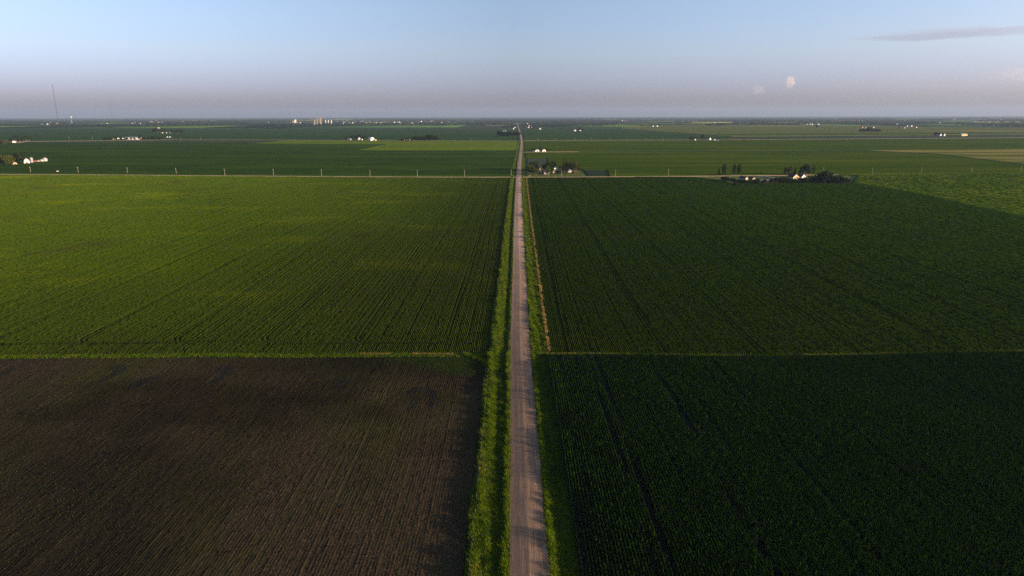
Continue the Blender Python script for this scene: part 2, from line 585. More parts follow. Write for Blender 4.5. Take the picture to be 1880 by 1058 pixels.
def blades(n, cx, cy, cz, hgt, wid, lean, curl=0.35):
    """curved two-quad blades -> verts, quads"""
    az = rng.uniform(0, 2 * PI, n)
    ln = rng.uniform(0.1, lean, n) * hgt
    dx, dy = np.cos(az), np.sin(az)
    px, py = -dy, dx
    rows = []
    for (t, wf) in ((0, 1.0), (0.55, 0.85), (1.0, 0.15)):
        ox = dx * ln * (t**1.6)
        oy = dy * ln * (t**1.6)
        oz = hgt * (t - curl * t * t * 0.6)
        hw = wid * wf * 0.5
        rows.append(np.stack([cx + ox - px * hw, cy + oy - py * hw, cz + oz], 1))
        rows.append(np.stack([cx + ox + px * hw, cy + oy + py * hw, cz + oz], 1))
    v = np.stack(rows, 1).reshape(-1, 3)
    b = np.arange(n)[:, None] * 6
    q = np.concatenate([b + np.array([[0, 1, 3, 2]]), b + np.array([[2, 3, 5, 4]])], 0)
    return v, q


def verge_grass(name, prof, u0, u1, ya, yb, dens, hfun, wid, label, m=M_grass, nb=5):
    n = int((u1 - u0) * (yb - ya) * dens)
    y = rng.uniform(ya, yb, n)
    u = rng.uniform(u0, u1, n)
    yq = np.linspace(ya, yb, 160)
    tab = [prof(q) for q in yq]
    us = np.linspace(u0, u1, 40)
    H = np.array([np.interp(us, [a for a, b in t], [b for a, b in t]) for t in tab])
    iy = np.clip(((y - ya) / (yb - ya) * 159).astype(int), 0, 159)
    iu = np.clip(((u - u0) / (u1 - u0) * 39).astype(int), 0, 39)
    bh = H[iy, iu]
    h = hfun(u, y) * rng.uniform(0.6, 1.3, n) * (0.35 + 1.3 * vnoise(u, y, 1.6) * (0.4 + 1.2 * vnoise(u, y, 6.0, 3)))
    keep = h > 0.03
    y, u, bh, h = y[keep], u[keep], bh[keep], h[keep]
    n = len(y)
    x = xc(y) + u
    z = gz(x, y) + bh - 0.03
    s = 0.16
    X_ = np.repeat(x, nb) + rng.normal(0, s, n * nb)
    Y_ = np.repeat(y, nb) + rng.normal(0, s, n * nb)
    Hh = np.repeat(h, nb) * rng.uniform(0.7, 1.15, n * nb)
    v, q = blades(n * nb, X_, Y_, np.repeat(z, nb), Hh, np.full(n * nb, wid) * rng.uniform(0.7, 1.3, n * nb), 0.8)
    return link(name, npmesh(name, v, q, m), kind='stuff', label=label, cat='grass')


def clump(u, y, a=3.0, b=9.0):
    return 0.5 + 0.5 * np.sin(u * 2.1 / a * 3 + y / b + 1.7 * np.sin(y / (b * 2.3)))


def hl_near(u, y):
    base = 0.32 + 0.55 * np.exp(-((u + 11.6) / 1.4)**2) + 0.62 * np.exp(-((u + 4.7) / 0.7)**2)
    return base * (0.65 + 0.7 * clump(u, y))


def hl_mid(u, y):
    base = 0.20 + 0.55 * np.exp(-((u + 11.2) / 1.6)**2) + 0.2 * np.exp(-((u + 8.5) / 1.2)**2) + 0.12 * np.exp(-((u + 4.5) / 0.5)**2)
    return base * (0.65 + 0.7 * clump(u, y))


def hr_near(u, y):
    road_edge = (0.60 + 0.45 * np.sin(y / 9.0) * np.sin(y / 23.0 + 1)) * np.exp(-((u - 4.8) / 0.6)**2)
    return 0.28 + np.clip(road_edge, 0.15 * np.exp(-((u - 4.8) / 0.6)**2), 2)


def hr_mid(u, y):
    base = 0.36 + 0.25 * np.exp(-((u - 6.5) / 1.6)**2) + (0.42 + 0.25 * np.sin(y / 17.0 + 2)) * np.exp(-((u - 5.0) / 0.8)**2) + 0.1 * np.exp(-((u - 7.0) / 1.5)**2)
    return base * (0.7 + 0.6 * clump(u, y, 3.0, 7.0)) * (u < 10.4)


verge_grass('verge_grass', left_prof, -12.9, -4.1, 60, 190, 12, hl_near, 0.075, 'rough green grass on the left verge beside the brown field')
verge_grass('verge_grass', left_prof, -12.9, -4.1, 190, YD + 6, 9, hl_near, 0.10, 'rough green grass on the left verge nearing the field corner')
verge_grass('verge_grass', left_prof, -12.6, -4.1, YD + 6, 520, 5, hl_mid, 0.15, 'tall bright grass on the left verge beside the bean field')
verge_grass('verge_grass', left_prof, -12.6, -4.2, 520, YC - 8, 2.6, hl_mid, 0.26, 'bright grass on the left verge towards the crossroads')
verge_grass('verge_grass', right_prof, 4.1, 10.2, 60, 190, 12, hr_near, 0.075, 'dark shaded grass on the right verge beside the corn')
verge_grass('verge_grass', right_prof, 4.1, 10.2, 190, YD - 3, 9, hr_near, 0.10, 'dark shaded grass on the right verge nearing the field gap')
verge_grass('verge_grass', right_prof, 4.1, 10.6, YD - 3, 520, 5, hr_mid, 0.15, 'bright green grass on the right verge beside the dark bean field')
verge_grass('verge_grass', right_prof, 4.2, 10.6, 520, YC - 8, 2.6, hr_mid, 0.26, 'bright grass on the right verge towards the crossroads')
verge_grass('dry_grass', right_prof, 10.9, 11.9, YD + 4, YC - 12, 12, lambda u, y: 0.45 + 0.45 * vnoise(u, y, 3.0), 0.18,
            'tan dried grass edging the dark bean field along the verge', M_dry, 4)
verge_grass('verge_grass', left_prof, -12.6, -4.2, YC + 8, 2600, 0.5, hl_mid, 0.7, 'grass on the left verge beyond the crossroads', M_grass, 4)
verge_grass('verge_grass', right_prof, 4.2, 10.8, YC + 8, 2600, 0.5, hr_mid, 0.7, 'grass on the right verge beyond the crossroads', M_grass, 4)


# ------------------------------------------------------------------ crop canopies
def crop(name, xl, xr, y0, y1, spacing, height, s0, s1, m, label, tracks=(), inside=None, hjit=0.09, htracks=(), hvar=None, valley=0.05, soilv=0.0, soil_and_shade=None, rowvar=0.055, track_from=0.0, cat='crop field', kind='stuff', gaps=None):
    """ridged canopy whose rows follow the road line; xl/xr are limits of u (offset from the road)"""
    Ys = gsteps(y0, y1, s0, s1)
    k0, k1 = int(math.floor(xl / spacing)), int(math.ceil(xr / spacing))
    ks = np.arange(k0, k1 + 1)
    U = (ks[:, None] * spacing + np.array([0.0, 0.34, 0.66])[None] * spacing).ravel()
    prof = np.tile([valley, 1.0, 1.0], len(ks))
    soil0 = np.tile([soilv, 0.0, 0.0], len(ks))
    ny, nx = len(Ys), len(U)
    isv = np.tile([1.0, 0.42, 0.42], len(ks))
    Yg = np.repeat(Ys[:, None], nx, 1)
    Ug = np.repeat(U[None], ny, 0)
    ds = np.gradient(Ys)
    Yj = Yg + rng.uniform(-0.3, 0.3, (ny, nx)) * ds[:, None]
    Yj[0], Yj[-1] = Ys[0], Ys[-1]
    Xg = xc(Yj) + Ug + rng.normal(0, spacing * 0.06, (ny, nx))
    rowf = 1 + np.clip(rng.normal(0, rowvar, len(ks)), -.3, .2) + 0.5 * rowvar * np.sin(ks * spacing * 2 * PI / 9.4) - rowvar * 1.6 * (ks % 12 == 0)
    h = height * prof[None] * np.repeat(rowf, 3)[None] * (1 + rng.normal(0, hjit, (ny, nx)))
    soil = np.repeat(soil0[None], ny, 0)
    for (tu, tw, depth) in tracks:
        d = np.abs(Ug - tu - 0.6 * np.sin(Yg / 90.0 + round(tu / 10)))
        g = np.clip(1 - d / tw, 0, 1)**0.6 * depth * (0.75 + 0.25 * np.sin(Yg / 17.0 + tu)) * (Yg > track_from)
        h *= 1 - g
        soil = np.maximum(soil, g)
    for (ty, tw, depth, ua, ub) in htracks:
        g = np.clip(1 - np.abs(Yg - ty - 0.7 * np.sin(Ug / 40.0)) / tw, 0, 1)**0.6 * depth * (Ug > ua) * (Ug < ub)
        h *= 1 - g
        soil = np.maximum(soil, g)
    if soil_and_shade is not None:
        soil = np.maximum(soil, soil_and_shade(Xg, Yg, Ug) * isv[None])
    if gaps is not None:
        g = gaps(Xg, Yg, Ug)
        h *= 1 - g
        soil = np.maximum(soil, g)
    if hvar is not None:
        h *= hvar(Xg, Yg, Ug)
    ins = (Ug >= xl) & (Ug <= xr)
    ins &= np.abs(Xg) < 0.752 * Yg * 1.16 + 45
    if inside is not None:
        ins &= inside(Xg, Yg, Ug)
    ins[0] = ins[-1] = False
    h = np.where(ins, h, -0.02)
    Zg = gz(Xg, Yj) + h
    kp = ins[:-1, :-1] | ins[1:, :-1] | ins[:-1, 1:] | ins[1:, 1:]
    v = np.stack([Xg, Yj, Zg], -1).reshape(-1, 3)
    v, q, at = compact(v, gridquads(ny, nx, kp), {'soil': soil.ravel()})
    return link(name, npmesh(name, v, q, m, at), kind=kind, label=label, cat=cat)


def pairs(us, half=0.95, tw=0.48, d=0.68):
    return [(u + s * half, tw, d) for u in us for s in (-1, 1)]


TL = [-31 - 37.6 * k for k in range(22)]
yA, yB = P(500, 632)[1], P(500, 628)[1]


def oval(px, py, rx, ry, width, depth):
    cx_, cy_ = P(px, py)

    def g(Xg, Yg):
        rr = np.sqrt(((Xg - cx_) / rx)**2 + ((Yg - cy_) / ry)**2)
        return np.clip(1 - np.abs(rr - 1) * min(rx, ry) / width, 0, 1) * depth
    return g


_ov = [oval(750, 606, 34, 9, 0.8, 0.45), oval(735, 600, 44, 13, 0.7, 0.3), oval(830, 598, 30, 10, 0.7, 0.3)]
_cr = sorted([P(*p) for p in [(-600, 316), (-330, 318), (0, 320.3), (235, 321.6), (470, 323.6), (700, 325.0), (860, 325.6), (952, 325.5), (1100, 325.2), (1250, 324.2), (1400, 322.6), (1600, 320.6), (1880, 317.8), (2200, 314)]])


def cross_y(Xg):
    return np.interp(Xg, [p[0] for p in _cr], [p[1] for p in _cr])




def left_gaps(Xg, Yg, Ug):
    g = np.zeros_like(Xg)
    for o_ in _ov:
        g = np.maximum(g, o_(Xg, Yg))
    for tu in TL[1:7]:
        rr = np.hypot(Ug - tu - 9 - 0.6 * np.sin((yA + 9) / 90.0 + round(tu / 10)), Yg - yA - 9)
        q = (Yg <= yA + 9.5) & (Ug < tu + 10)
        for r_ in (8.0, 10.0):
            g = np.maximum(g, np.clip(1 - np.abs(rr - r_) / 0.55, 0, 1)**0.6 * 0.7 * q)
    return g


crop('soybean_field', -860, -13.2, YD + 3.5, YC + 62, 0.76, 0.62, 1.1, 5.5, M_soy,
     'bright green soybean field left of the road with paired wheel tracks', tracks=pairs(TL) + [(-22, 0.5, 0.5), (-47, 0.45, 0.45), (-58, 0.4, 0.4), (-88, 0.4, 0.35)],
     htracks=[(yA, 0.7, 0.8, -260, -20), (yB, 0.7, 0.7, -240, -24), (YD + 6.5, 0.7, 0.5, -300, -14)], gaps=left_gaps, inside=lambda Xg, Yg, Ug: Yg < cross_y(Xg) - 7, track_from=yA + 9,
     soil_and_shade=lambda Xg, Yg, Ug: 1.0 - sstep(40, 420, -Ug + (Yg - 280) * 0.50 + 25 * np.sin(Ug / 41 + Yg / 63) + 18 * np.sin(Yg / 27 - Ug / 19)))  # soil between rows, also painting in the canopy's darker look near the viewer

# middle right field, limited by the diagonal to the neighbouring field and the farmstead plot
dg = [P(*p) for p in [(1500, 336), (1567, 338.5), (1640, 352), (1700, 364.5), (1790, 383), (1880, 401), (1990, 424)]]
dgx = np.array([p[0] for p in dg])
dgy = np.array([p[1] for p in dg])
_o = np.argsort(dgy)
LOT = [P(*p) for p in [(1255, 324), (1322, 331), (1345, 337.5), (1440, 337.5), (1567, 338.5), (1575, 322)]]


def inpoly(Xg, Yg, poly):
    c = np.zeros(Xg.shape, bool)
    n = len(poly)
    for i in range(n):
        (x1, y1), (x2, y2) = poly[i], poly[(i + 1) % n]
        if y1 == y2:
            continue
        hit = ((y1 > Yg) != (y2 > Yg)) & (Xg < (x2 - x1) * (Yg - y1) / (y2 - y1) + x1)
        c ^= hit
    return c


def diag_x(Yg):
    return np.interp(Yg, dgy[_o], dgx[_o])


def ins_midright(Xg, Yg, Ug):
    return (Xg < diag_x(Yg) - 1.5) & ~inpoly(Xg, Yg, LOT) & (Yg < cross_y(Xg) - 7)


def ins_farright(Xg, Yg, Ug):
    return (Xg > diag_x(Yg) + 3.5) & ~inpoly(Xg, Yg, LOT) & (Yg < cross_y(Xg) - 7)


TR = [20 + 37.6 * k for k in range(22)]
crop('soybean_field', 12.1, 860, YD + 2.2, YC + 40, 0.76, 0.78, 1.1, 5.5, M_soy2,
     'wide dark green row crop right of the road below the farmstead', tracks=pairs(TR, 0.9, 0.45, 0.6), inside=ins_midright, valley=0.02, hvar=lambda Xg, Yg, Ug: 0.42 + 0.58 * sstep(12.0, 20.0, Ug),
     soil_and_shade=lambda Xg, Yg, Ug: 1.0 - sstep(-20, 560, (Yg - 280) * 0.95 + Ug * 0.25 + 25 * np.sin(Ug / 41 + Yg / 63) + 18 * np.sin(Yg / 27 - Ug / 19)),  # near rows tinted towards soil, shade of the steeper view put into the colour
     htracks=[(YD + 22, 0.8, 0.5, 15, 300)])
crop('crop_field', 300, 1040, 560, YC + 90, 1.52, 1.7, 4, 6, M_corn2, 'paler green crop beyond the diagonal edge, right of the farmstead', inside=ins_farright, hjit=0.08)

# near left: bare soil with seedlings, damp along the far headland and in a low spot
DX, DY = P(400, 742)


def damp(Xg, Yg, Ug):
    d = YD - Yg + 10 * (vnoise(Xg, Yg, 14) - .5)
    head = (1 - sstep(3, 46, d)) * sstep(-140, -60, Ug + 30 * (vnoise(Xg, Yg, 22, 1) - .5))
    low = 1 - sstep(0.5, 1.25, np.hypot((Xg - DX) / 62, (Yg - DY) / 22) + 0.9 * (vnoise(Xg, Yg, 12, 2) - .5))
    spots = 0.25 * sstep(0.62, 0.82, vnoise(Xg, Yg, 9, 3) * .6 + vnoise(Xg, Yg, 31, 4) * .4)
    return np.clip(0.80 * head + 0.6 * low + spots, 0, 1) / 0.65


crop('bare_field', -300, -13.3, 50, YD - 1.5, 0.76, 0.10, 1.0, 1.6, M_soil, 'brown bare soil field with faint rows and sparse seedlings', hjit=0.3, valley=0.35, kind='stuff', rowvar=0.13,
     soil_and_shade=damp)


def seedlings():
    n = 70000
    y = rng.uniform(60, YD - 3, n)
    k = rng.integers(17, 330, n)
    u = -(k * 0.76 + 0.38)
    x = xc(y) + u
    ok = (np.abs(x) < 0.752 * y * 1.12 + 30)
    pt = np.sin(x / 13 + y / 31) + np.sin(x / 29 - y / 17 + 1.3) + 0.8 * np.sin(x / 5.3 + y / 11)
    ok &= (pt + rng.normal(0, 0.9, n)) > 0.5
    # greener strip at the far headland near the road
    y2 = rng.uniform(YD - 22, YD - 3, 26000)
    u2 = -rng.uniform(14, 52, 26000)
    x2 = xc(y2) + u2
    ok2 = (np.sin(u2 / 7.0 + 1) * 4 + rng.normal(0, 3.5, 26000) + (YD - y2) * 0.75 + np.clip(-u2 - 36, 0, 60) * 0.6) < 9.5
    x = np.concatenate([x[ok], x2[ok2]])
    y = np.concatenate([y[ok], y2[ok2]])
    n = len(x)
    h = rng.uniform(0.10, 0.24, n)
    v, q = blades(n * 2, np.repeat(x, 2), np.repeat(y, 2) + rng.normal(0, .06, n * 2), np.repeat(gz(x, y) + 0.09, 2), np.repeat(h, 2), np.full(n * 2, 0.13), 1.3)
    link('seedlings', npmesh('seedlings', v, q, M_seed), kind='stuff', label='sparse green seedlings in rows on the brown field', cat='seedlings')


seedlings()


# near right: tall corn, real leaves
def corn():
    vs, qs, off = [], [], 0
    rows = np.arange(int(10.9 / 0.76), int(290 / 0.76))
    y_all, u_all = [], []
    for r in rows:
        u = r * 0.76
        g = 0.35 * max(0, rng.normal(0, 1) - 0.6) + (0.35 if r % 12 == 3 else 0)
        for (c, wd, d) in ((25.2, 0.75, 1.0), (28.6, 0.8, 1.0), (49.0, 0.8, 0.8), (52.0, 0.5, 0.5), (72, 0.7, 0.6), (96, 0.7, 0.5)):
            if abs(u - c) < wd:
                g = max(g, d)
        ymin = max(58.0, (u - 45) / 0.86)
        if ymin > YD - 2:
            continue
        stp = 0.42
        n = int((YD - 1.6 - ymin) / stp)
        if n < 1:
            continue
        y = ymin + (np.arange(n) + rng.uniform(-.3, .3, n)) * stp
        y = y[rng.random(n) < (0.93 - (0.85 * min(g, 1)) * np.clip(0.75 + 0.5 * np.sin(y / 13.0 + u) , 0, 1))]
        y_all.append(y)
        u_all.append(np.full(len(y), u) + rng.normal(0, .05, len(y)))
    y = np.concatenate(y_all)
    u = np.concatenate(u_all)
    x = xc(y) + u
    n = len(y)
    hv = 2.0 + 0.24 * np.sin(x / 17 + y / 23) + 0.16 * np.sin(y / 7.5 + x / 9)
    edge = np.exp(-((u - 11) / 3.0)**2)
    yp = [0, 100, 144, 153, 179, 186, 195, 201, 237, 243, 252, 300]
    hp = [1.15, 1.2, 1.3, 2.6, 2.6, 1.6, 1.6, 2.5, 2.65, 1.5, 1.7, 1.7]
    hv = hv * (1 - edge) + edge * np.interp(y, yp, hp)
    hv *= rng.uniform(0.85, 1.12, n)
    z = gz(x, y)
    NL = 7
    for j in range(2):
        az = PI / 2 + rng.normal(0, 0.5, n)
        ax, ay = np.cos(az), np.sin(az)
        W = rng.uniform(0.16, 0.30, n)
        lx, ly = rng.normal(0, .10, n), rng.normal(0, .10, n)
        pts = []
        for (t, wf) in ((0.02, 0.6), (0.5, 1.0), (0.97, 0.35)):
            hw = W * wf * 0.5
            pts.append(np.stack([x + lx * t - ax * hw, y + ly * t - ay * hw, z + hv * t], 1))
            pts.append(np.stack([x + lx * t + ax * hw, y + ly * t + ay * hw, z + hv * t], 1))
        v = np.stack(pts, 1).reshape(-1, 3)
        bb = np.arange(n)[:, None] * 6 + off
        qs += [bb + np.array([[0, 1, 3, 2]]), bb + np.array([[2, 3, 5, 4]])]
        vs.append(v)
        off += len(v)
    for j in range(NL):
        az = rng.uniform(0, 2 * PI, n) * 0.35 + (j % 2) * PI + rng.normal(0, 0.5, n)
        dx, dy = 0.62 * np.cos(az), np.sin(az)
        px, py = -dy, dx
        f = 0.38 + 0.56 * j / (NL - 1)
        L = rng.uniform(0.26, 0.56, n) * (1.05 - 0.35 * j / NL)
        W = rng.uniform(0.09, 0.15, n)
        b = hv * f
        pts = []
        for (t, up, wf) in ((0.0, 0.0, 0.5), (0.5, 0.33, 1.0), (1.0, 0.12, 0.12)):
            ox, oy = dx * L * t, dy * L * t
            oz = b + up * L * rng.uniform(0.6, 1.2, n)
            hw = W * wf * 0.5
            pts.append(np.stack([x + ox - px * hw, y + oy - py * hw, z + oz], 1))
            pts.append(np.stack([x + ox + px * hw, y + oy + py * hw, z + oz], 1))
        v = np.stack(pts, 1).reshape(-1, 3)
        bb = np.arange(n)[:, None] * 6 + off
        qs += [bb + np.array([[0, 1, 3, 2]]), bb + np.array([[2, 3, 5, 4]])]
        vs.append(v)
        off += len(v)
    print('corn plants', n)
    link('corn_field', npmesh('corn_field', np.concatenate(vs), np.concatenate(qs), M_corn), kind='stuff',
         label='tall dark corn in close rows filling the near right field', cat='corn field')


corn()
# earth under the corn
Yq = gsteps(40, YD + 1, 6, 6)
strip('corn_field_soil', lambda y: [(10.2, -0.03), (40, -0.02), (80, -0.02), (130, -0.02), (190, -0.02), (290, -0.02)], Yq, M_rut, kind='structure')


# grass strips between near and middle fields
def area_grass(name, n, pts_fn, hgt, wid, m, label):
    x, y = pts_fn(n)
    n = len(x)
    h = hgt * rng.uniform(0.5, 1.4, n)
    v, q = blades(n * 4, np.repeat(x, 4) + rng.normal(0, .15, 4 * n), np.repeat(y, 4) + rng.normal(0, .15, 4 * n), np.repeat(gz(x, y) - .03, 4),
                  np.repeat(h, 4), np.full(4 * n, wid) * rng.uniform(.7, 1.3, 4 * n), 0.8)
    return link(name, npmesh(name, v, q, m), kind='stuff', label=label, cat='grass')


def lstrip(n):
    u = rng.uniform(-240, -12.5, n)
    y = YD + 0.9 + rng.normal(0, 1.0, n) + 0.5 * np.sin(u / 11)
    return xc(y) + u, y


def lpale(n):
    u = rng.uniform(-62, -26, n)
    y = YD + 1.6 + rng.normal(0, .35, n) + 0.5 * np.sin(u / 11)
    k = (np.sin(u / 2.3) + np.sin(u / 5.1 + 1)) > -0.3
    return (xc(y) + u)[k], y[k]


def rstrip(n):
    u = rng.uniform(4.6, 250, n)
    y = YD + 0.3 + rng.normal(0, 0.5, n) + 0.4 * np.sin(u / 17)
    k = (u < 30) | (np.sin(u / 9.0) + np.sin(u / 23 + 1) > -0.9)
    return (xc(y) + u)[k], y[k]


def lcorner(n):
    t = rng.random(n)
    u = -13 - 9 * t**1.2 + rng.normal(0, .5, n)
    y = YD - 11 + 12 * t**0.55 + rng.normal(0, .8, n)
    return xc(y) + u, y


area_grass('strip_grass', 10000, lstrip, 0.38, 0.14, M_grass, 'narrow grass strip between the brown field and the bean field')
area_grass('dry_grass', 1400, lpale, 0.5, 0.14, M_dry, 'pale dried grass along the strip above the brown field')
area_grass('strip_grass', 8000, rstrip, 0.8, 0.14, M_grass, 'thin grass line between the corn and the dark bean field')
area_grass('dry_grass', 4200, lambda n: (lambda a: (a[0][vnoise(a[0], 0, 7) > .42], a[1][vnoise(a[0], 0, 7) > .42] + .4))(rstrip(n)), 0.75, 0.14, M_dry, 'pale dry grass along the edge of the corn')
area_grass('strip_grass', 1800, lcorner, 0.7, 0.12, M_grass, 'curved patch of tall grass at the brown field corner')


# turning tracks on the brown field
def turn_tracks():
    mb = MB()
    for (px, py, n, r0, a0, a1, sx_) in ((196, 686, 4, 2.2, -70, 120, 1.0), (396, 690, 4, 2.2, -70, 120, 1.0), (268, 710, 4, 2.5, 80, 200, 1.0), (0, 682, 2, 2.0, -60, 80, 1.0),
                                         (640, 712, 3, 3.0, 60, 190, 1.0), (770, 735, 3, 4.0, -40, 150, 1.0)):
        x0, y0 = P(px, py)
        for k in range(n):
            r = r0 + k * 0.95
            pv = None
            for s_ in range(25):
                a = R(a0 + (a1 - a0) * s_ / 24)
                c_, d_ = math.cos(a), math.sin(a)
                p1 = (x0 + (r - .2) * c_ * sx_, y0 + (r - .2) * d_ * 1.7)
                p2 = (x0 + (r + .2) * c_ * sx_, y0 + (r + .2) * d_ * 1.7)
                q = [(p[0], p[1], float(gz(p[0], p[1])) + 0.17) for p in (p1, p2)]
                if pv:
                    mb.poly([pv[0], pv[1], q[1], q[0]])
                pv = q
    mb.obj('wheel_tracks', M_rut, kind='structure')


turn_tracks()


# ------------------------------------------------------------------ far roads, plots, fields
def ribbon(name, pts, wid, z, m, world=False, **tags):
    ps = [Vector((*(p if world else P(*p)), 0)) for p in pts]
    # resample
    out = [ps[0]]
    for a, b in zip(ps, ps[1:]):
        n = max(1, int((b - a).length / 40))
        out += [a.lerp(b, (k + 1) / n) for k in range(n)]
    for _ in range(2):
        out = [out[0]] + [(out[i - 1] + out[i] * 2 + out[i + 1]) / 4 for i in range(1, len(out) - 1)] + [out[-1]]
    v = []
    for i, p in enumerate(out):
        d = (out[min(i + 1, len(out) - 1)] - out[max(i - 1, 0)]).normalized()
        nn = Vector((-d.y, d.x, 0))
        for t, dz in ((-0.5, -z), (-0.47, 0), (-0.15, 0.10), (0.15, 0.10), (0.47, 0), (0.5, -z)):
            q = p + nn * (t * wid)
            v.append((q.x, q.y, float(gz(q.x, q.y)) + z + dz))
    return link(name, npmesh(name, v, gridquads(len(out), 6), m, smooth=False), **tags)


xl_, xr_ = float(xc(YC)) - 3.9, float(xc(YC)) + 3.9
lp = [P(*p) for p in [(-330, 318), (0, 320.3), (235, 321.6), (470, 323.6), (700, 325.0), (860, 325.6)]] + [(xl_ - 30, YC), (xl_, YC)]
rp_ = [(xr_, YC), (xr_ + 30, YC)] + [P(*p) for p in [(1100, 325.2), (1250, 324.2), (1400, 322.6), (1600, 320.6), (1880, 317.8), (2200, 314)]]
ribbon('cross_road', lp, 6.4, 0.40, M_gravel2, True, kind='structure')
ribbon('cross_road', rp_, 6.0, 0.40, M_gravel2, True, kind='structure')
ribbon('second_cross_road', [(-300, 262), (40, 260.5), (320, 257), (560, 257.4), (800, 258.3), (954, 259.0)], 9, 0.42, M_gravel2, kind='structure')
ribbon('second_cross_road', [(960, 258.6), (1140, 257.6), (1340, 256.8), (1560, 255.4), (1880, 253)], 9, 0.42, M_gravel2, kind='structure')
ribbon('farm_track', [(30, 263), (62, 256.5), (110, 253.4), (170, 252.4), (230, 249.0), (290, 245.5)], 14, 0.40, M_gravel2, kind='structure')
ribbon('farm_track', [(335, 242.6), (378, 241.2)], 20, 0.40, M_gravel2, kind='structure')
ribbon('farm_track', [(388, 240.8), (414, 239.4)], 22, 0.40, M_gravel2, kind='structure')
ribbon('farm_lane', [(962, 279.6), (1000, 279.4), (1062, 279.0)], 5, 0.50, M_gravel2, kind='structure')
ribbon('driveway', [(1385, 323.5), (1408, 323.6), (1421, 326), (1427, 331), (1427, 334)], 6.5, 0.45, M_asphalt, kind='structure')


def field(name, pts, h, m, label, kind='stuff', cat='crop field', z0=-0.05):
    ps = [P(*p) for p in pts]
    mb = MB()
    a = sum(ps[i][0] * ps[(i + 1) % len(ps)][1] - ps[(i + 1) % len(ps)][0] * ps[i][1] for i in range(len(ps)))
    if a < 0:
        ps = ps[::-1]
    g = [float(gz(*p)) for p in ps]
    mb.poly([(p[0], p[1], h + q) for p, q in zip(ps, g)])
    for i in range(len(ps)):
        j = (i + 1) % len(ps)
        p, q = ps[i], ps[j]
        mb.poly([(p[0], p[1], z0 + g[i]), (q[0], q[1], z0 + g[j]), (q[0], q[1], h + g[j]), (p[0], p[1], h + g[i])])
    o = mb.obj(name, m, kind=kind, label=label if kind == 'stuff' else None, cat=cat if kind == 'stuff' else None)
    return o


field('crop_field', [(-420, 317), (0, 319.2), (470, 322.4), (860, 324.4), (938, 324.5), (947, 277.5), (658, 277), (712, 266), (462, 264.3), (440, 262), (-300, 265)], 1.6, M_fdark,
      'big dark green crop field left beyond the cross road')
field('crop_field', [(462, 263.8), (528, 258.3), (952, 259.8), (950.3, 275.9), (660, 276.2), (715, 265.2)], 0.7, M_flime, 'lime green strip field left of the road in the distance')
field('crop_field', [(836, 250.2), (852, 248.0), (897, 248.8), (896, 252.3), (850, 252)], 0.7, M_flime, 'small lime green patch beside the far tree belt')
field('crop_field', [(965.6, 290), (966, 281), (1063, 280.2), (1300, 279), (1583, 277.8), (1724, 284.2), (1890, 305), (2150, 336), (1890, 316.6), (1600, 319.4), (1400, 321.4), (1120, 323.6), (1116, 312), (1073, 312), (1007, 306), (1006, 290)], 0.8, M_fmid,
      'mid green striped field right beyond the cross road')
field('crop_field', [(963.4, 277.9), (963.4, 260.2), (1140, 259.2), (1340, 258.3), (1560, 257), (2000, 253.6), (2000, 273.4), (1583, 275.4), (1300, 277), (1063, 278)], 0.8, M_fmid,
      'mid green field behind the two small white barns')
field('wheat_field', [(1583, 276.3), (2000, 274.0), (2100, 326), (1890, 303.2), (1724, 283.2)], 0.8, M_fwheat, 'tan and green striped wheat field at the right edge')
field('crop_field', [(-300, 260.5), (40, 259), (320, 255.6), (560, 256), (800, 256.9), (950, 257.4), (948, 240), (560, 238), (-300, 236)], 1.0, M_fblue, 'dark blue green field band left beyond the second road')
field('crop_field', [(962.5, 256.9), (1140, 256), (1340, 255.2), (1330, 250.6), (1140, 238), (960, 236.5)], 1.0, M_fblue, 'dark blue green field wedge right of the far road')
field('crop_field', [(1140, 236.5), (1345, 251), (1900, 246.5), (1900, 236), (1400, 229), (1140, 230)], 0.9, M_folive, 'olive field band across the far right')
field('crop_field', [(1310, 247.2), (1890, 243.8), (1890, 245.8), (1560, 248), (1340, 248.8)], 1.6, M_fblue, 'thin dark green band crossing the olive fields')
field('wheat_field', [(995, 230.6), (1120, 230.6), (1120, 228.6), (995, 229)], 0.9, M_fwheat, 'pinkish tan strip of ripe wheat right of the far road')
field('wheat_field', [(893, 231), (937, 231), (937, 230), (893, 230)], 0.9, M_fwheat, 'pale stubble strip left of the far road')
field('wheat_field', [(1372, 232.4), (1482, 232.6), (1478, 230.6), (1380, 230.4)], 1.1, M_fwheat, 'tan strip in the olive field on the far right')
field('wheat_field', [(1700, 242), (1900, 244), (1900, 239.6), (1720, 239.2)], 1.1, M_fwheat, 'pale tan field behind the ochre barn')
field('wheat_field', [(1662, 232.3), (1760, 231), (1760, 229.6), (1690, 229.8)], 1.1, M_fwheat, 'small tan field behind the red farm buildings')
field('garden_plot', [(1073, 313), (1105, 312.6), (1116, 322.3), (1080, 322.6)], 0.5, M_fplot, 'dark plot right of the roadside farmstead')
field('grey_plot', [(968, 305), (968.5, 291), (1003, 291), (1004, 305)], 0.4, M_fgrey, 'grey green plot behind the roadside farmstead')
field('lawn', [(968, 323.8), (969, 306.2), (1006, 306.2), (1061, 311), (1076, 323.2)], 0.10, M_lawn, 'yellow green lawn around the roadside farmstead', cat='lawn')
field('lawn', [(1258, 324.6), (1322, 330.4), (1345, 336.8), (1440, 337), (1560, 337.5), (1572, 323.4), (1400, 324.6)], 0.10, M_lawn, 'mown lawn around the hedged farmstead', cat='lawn')


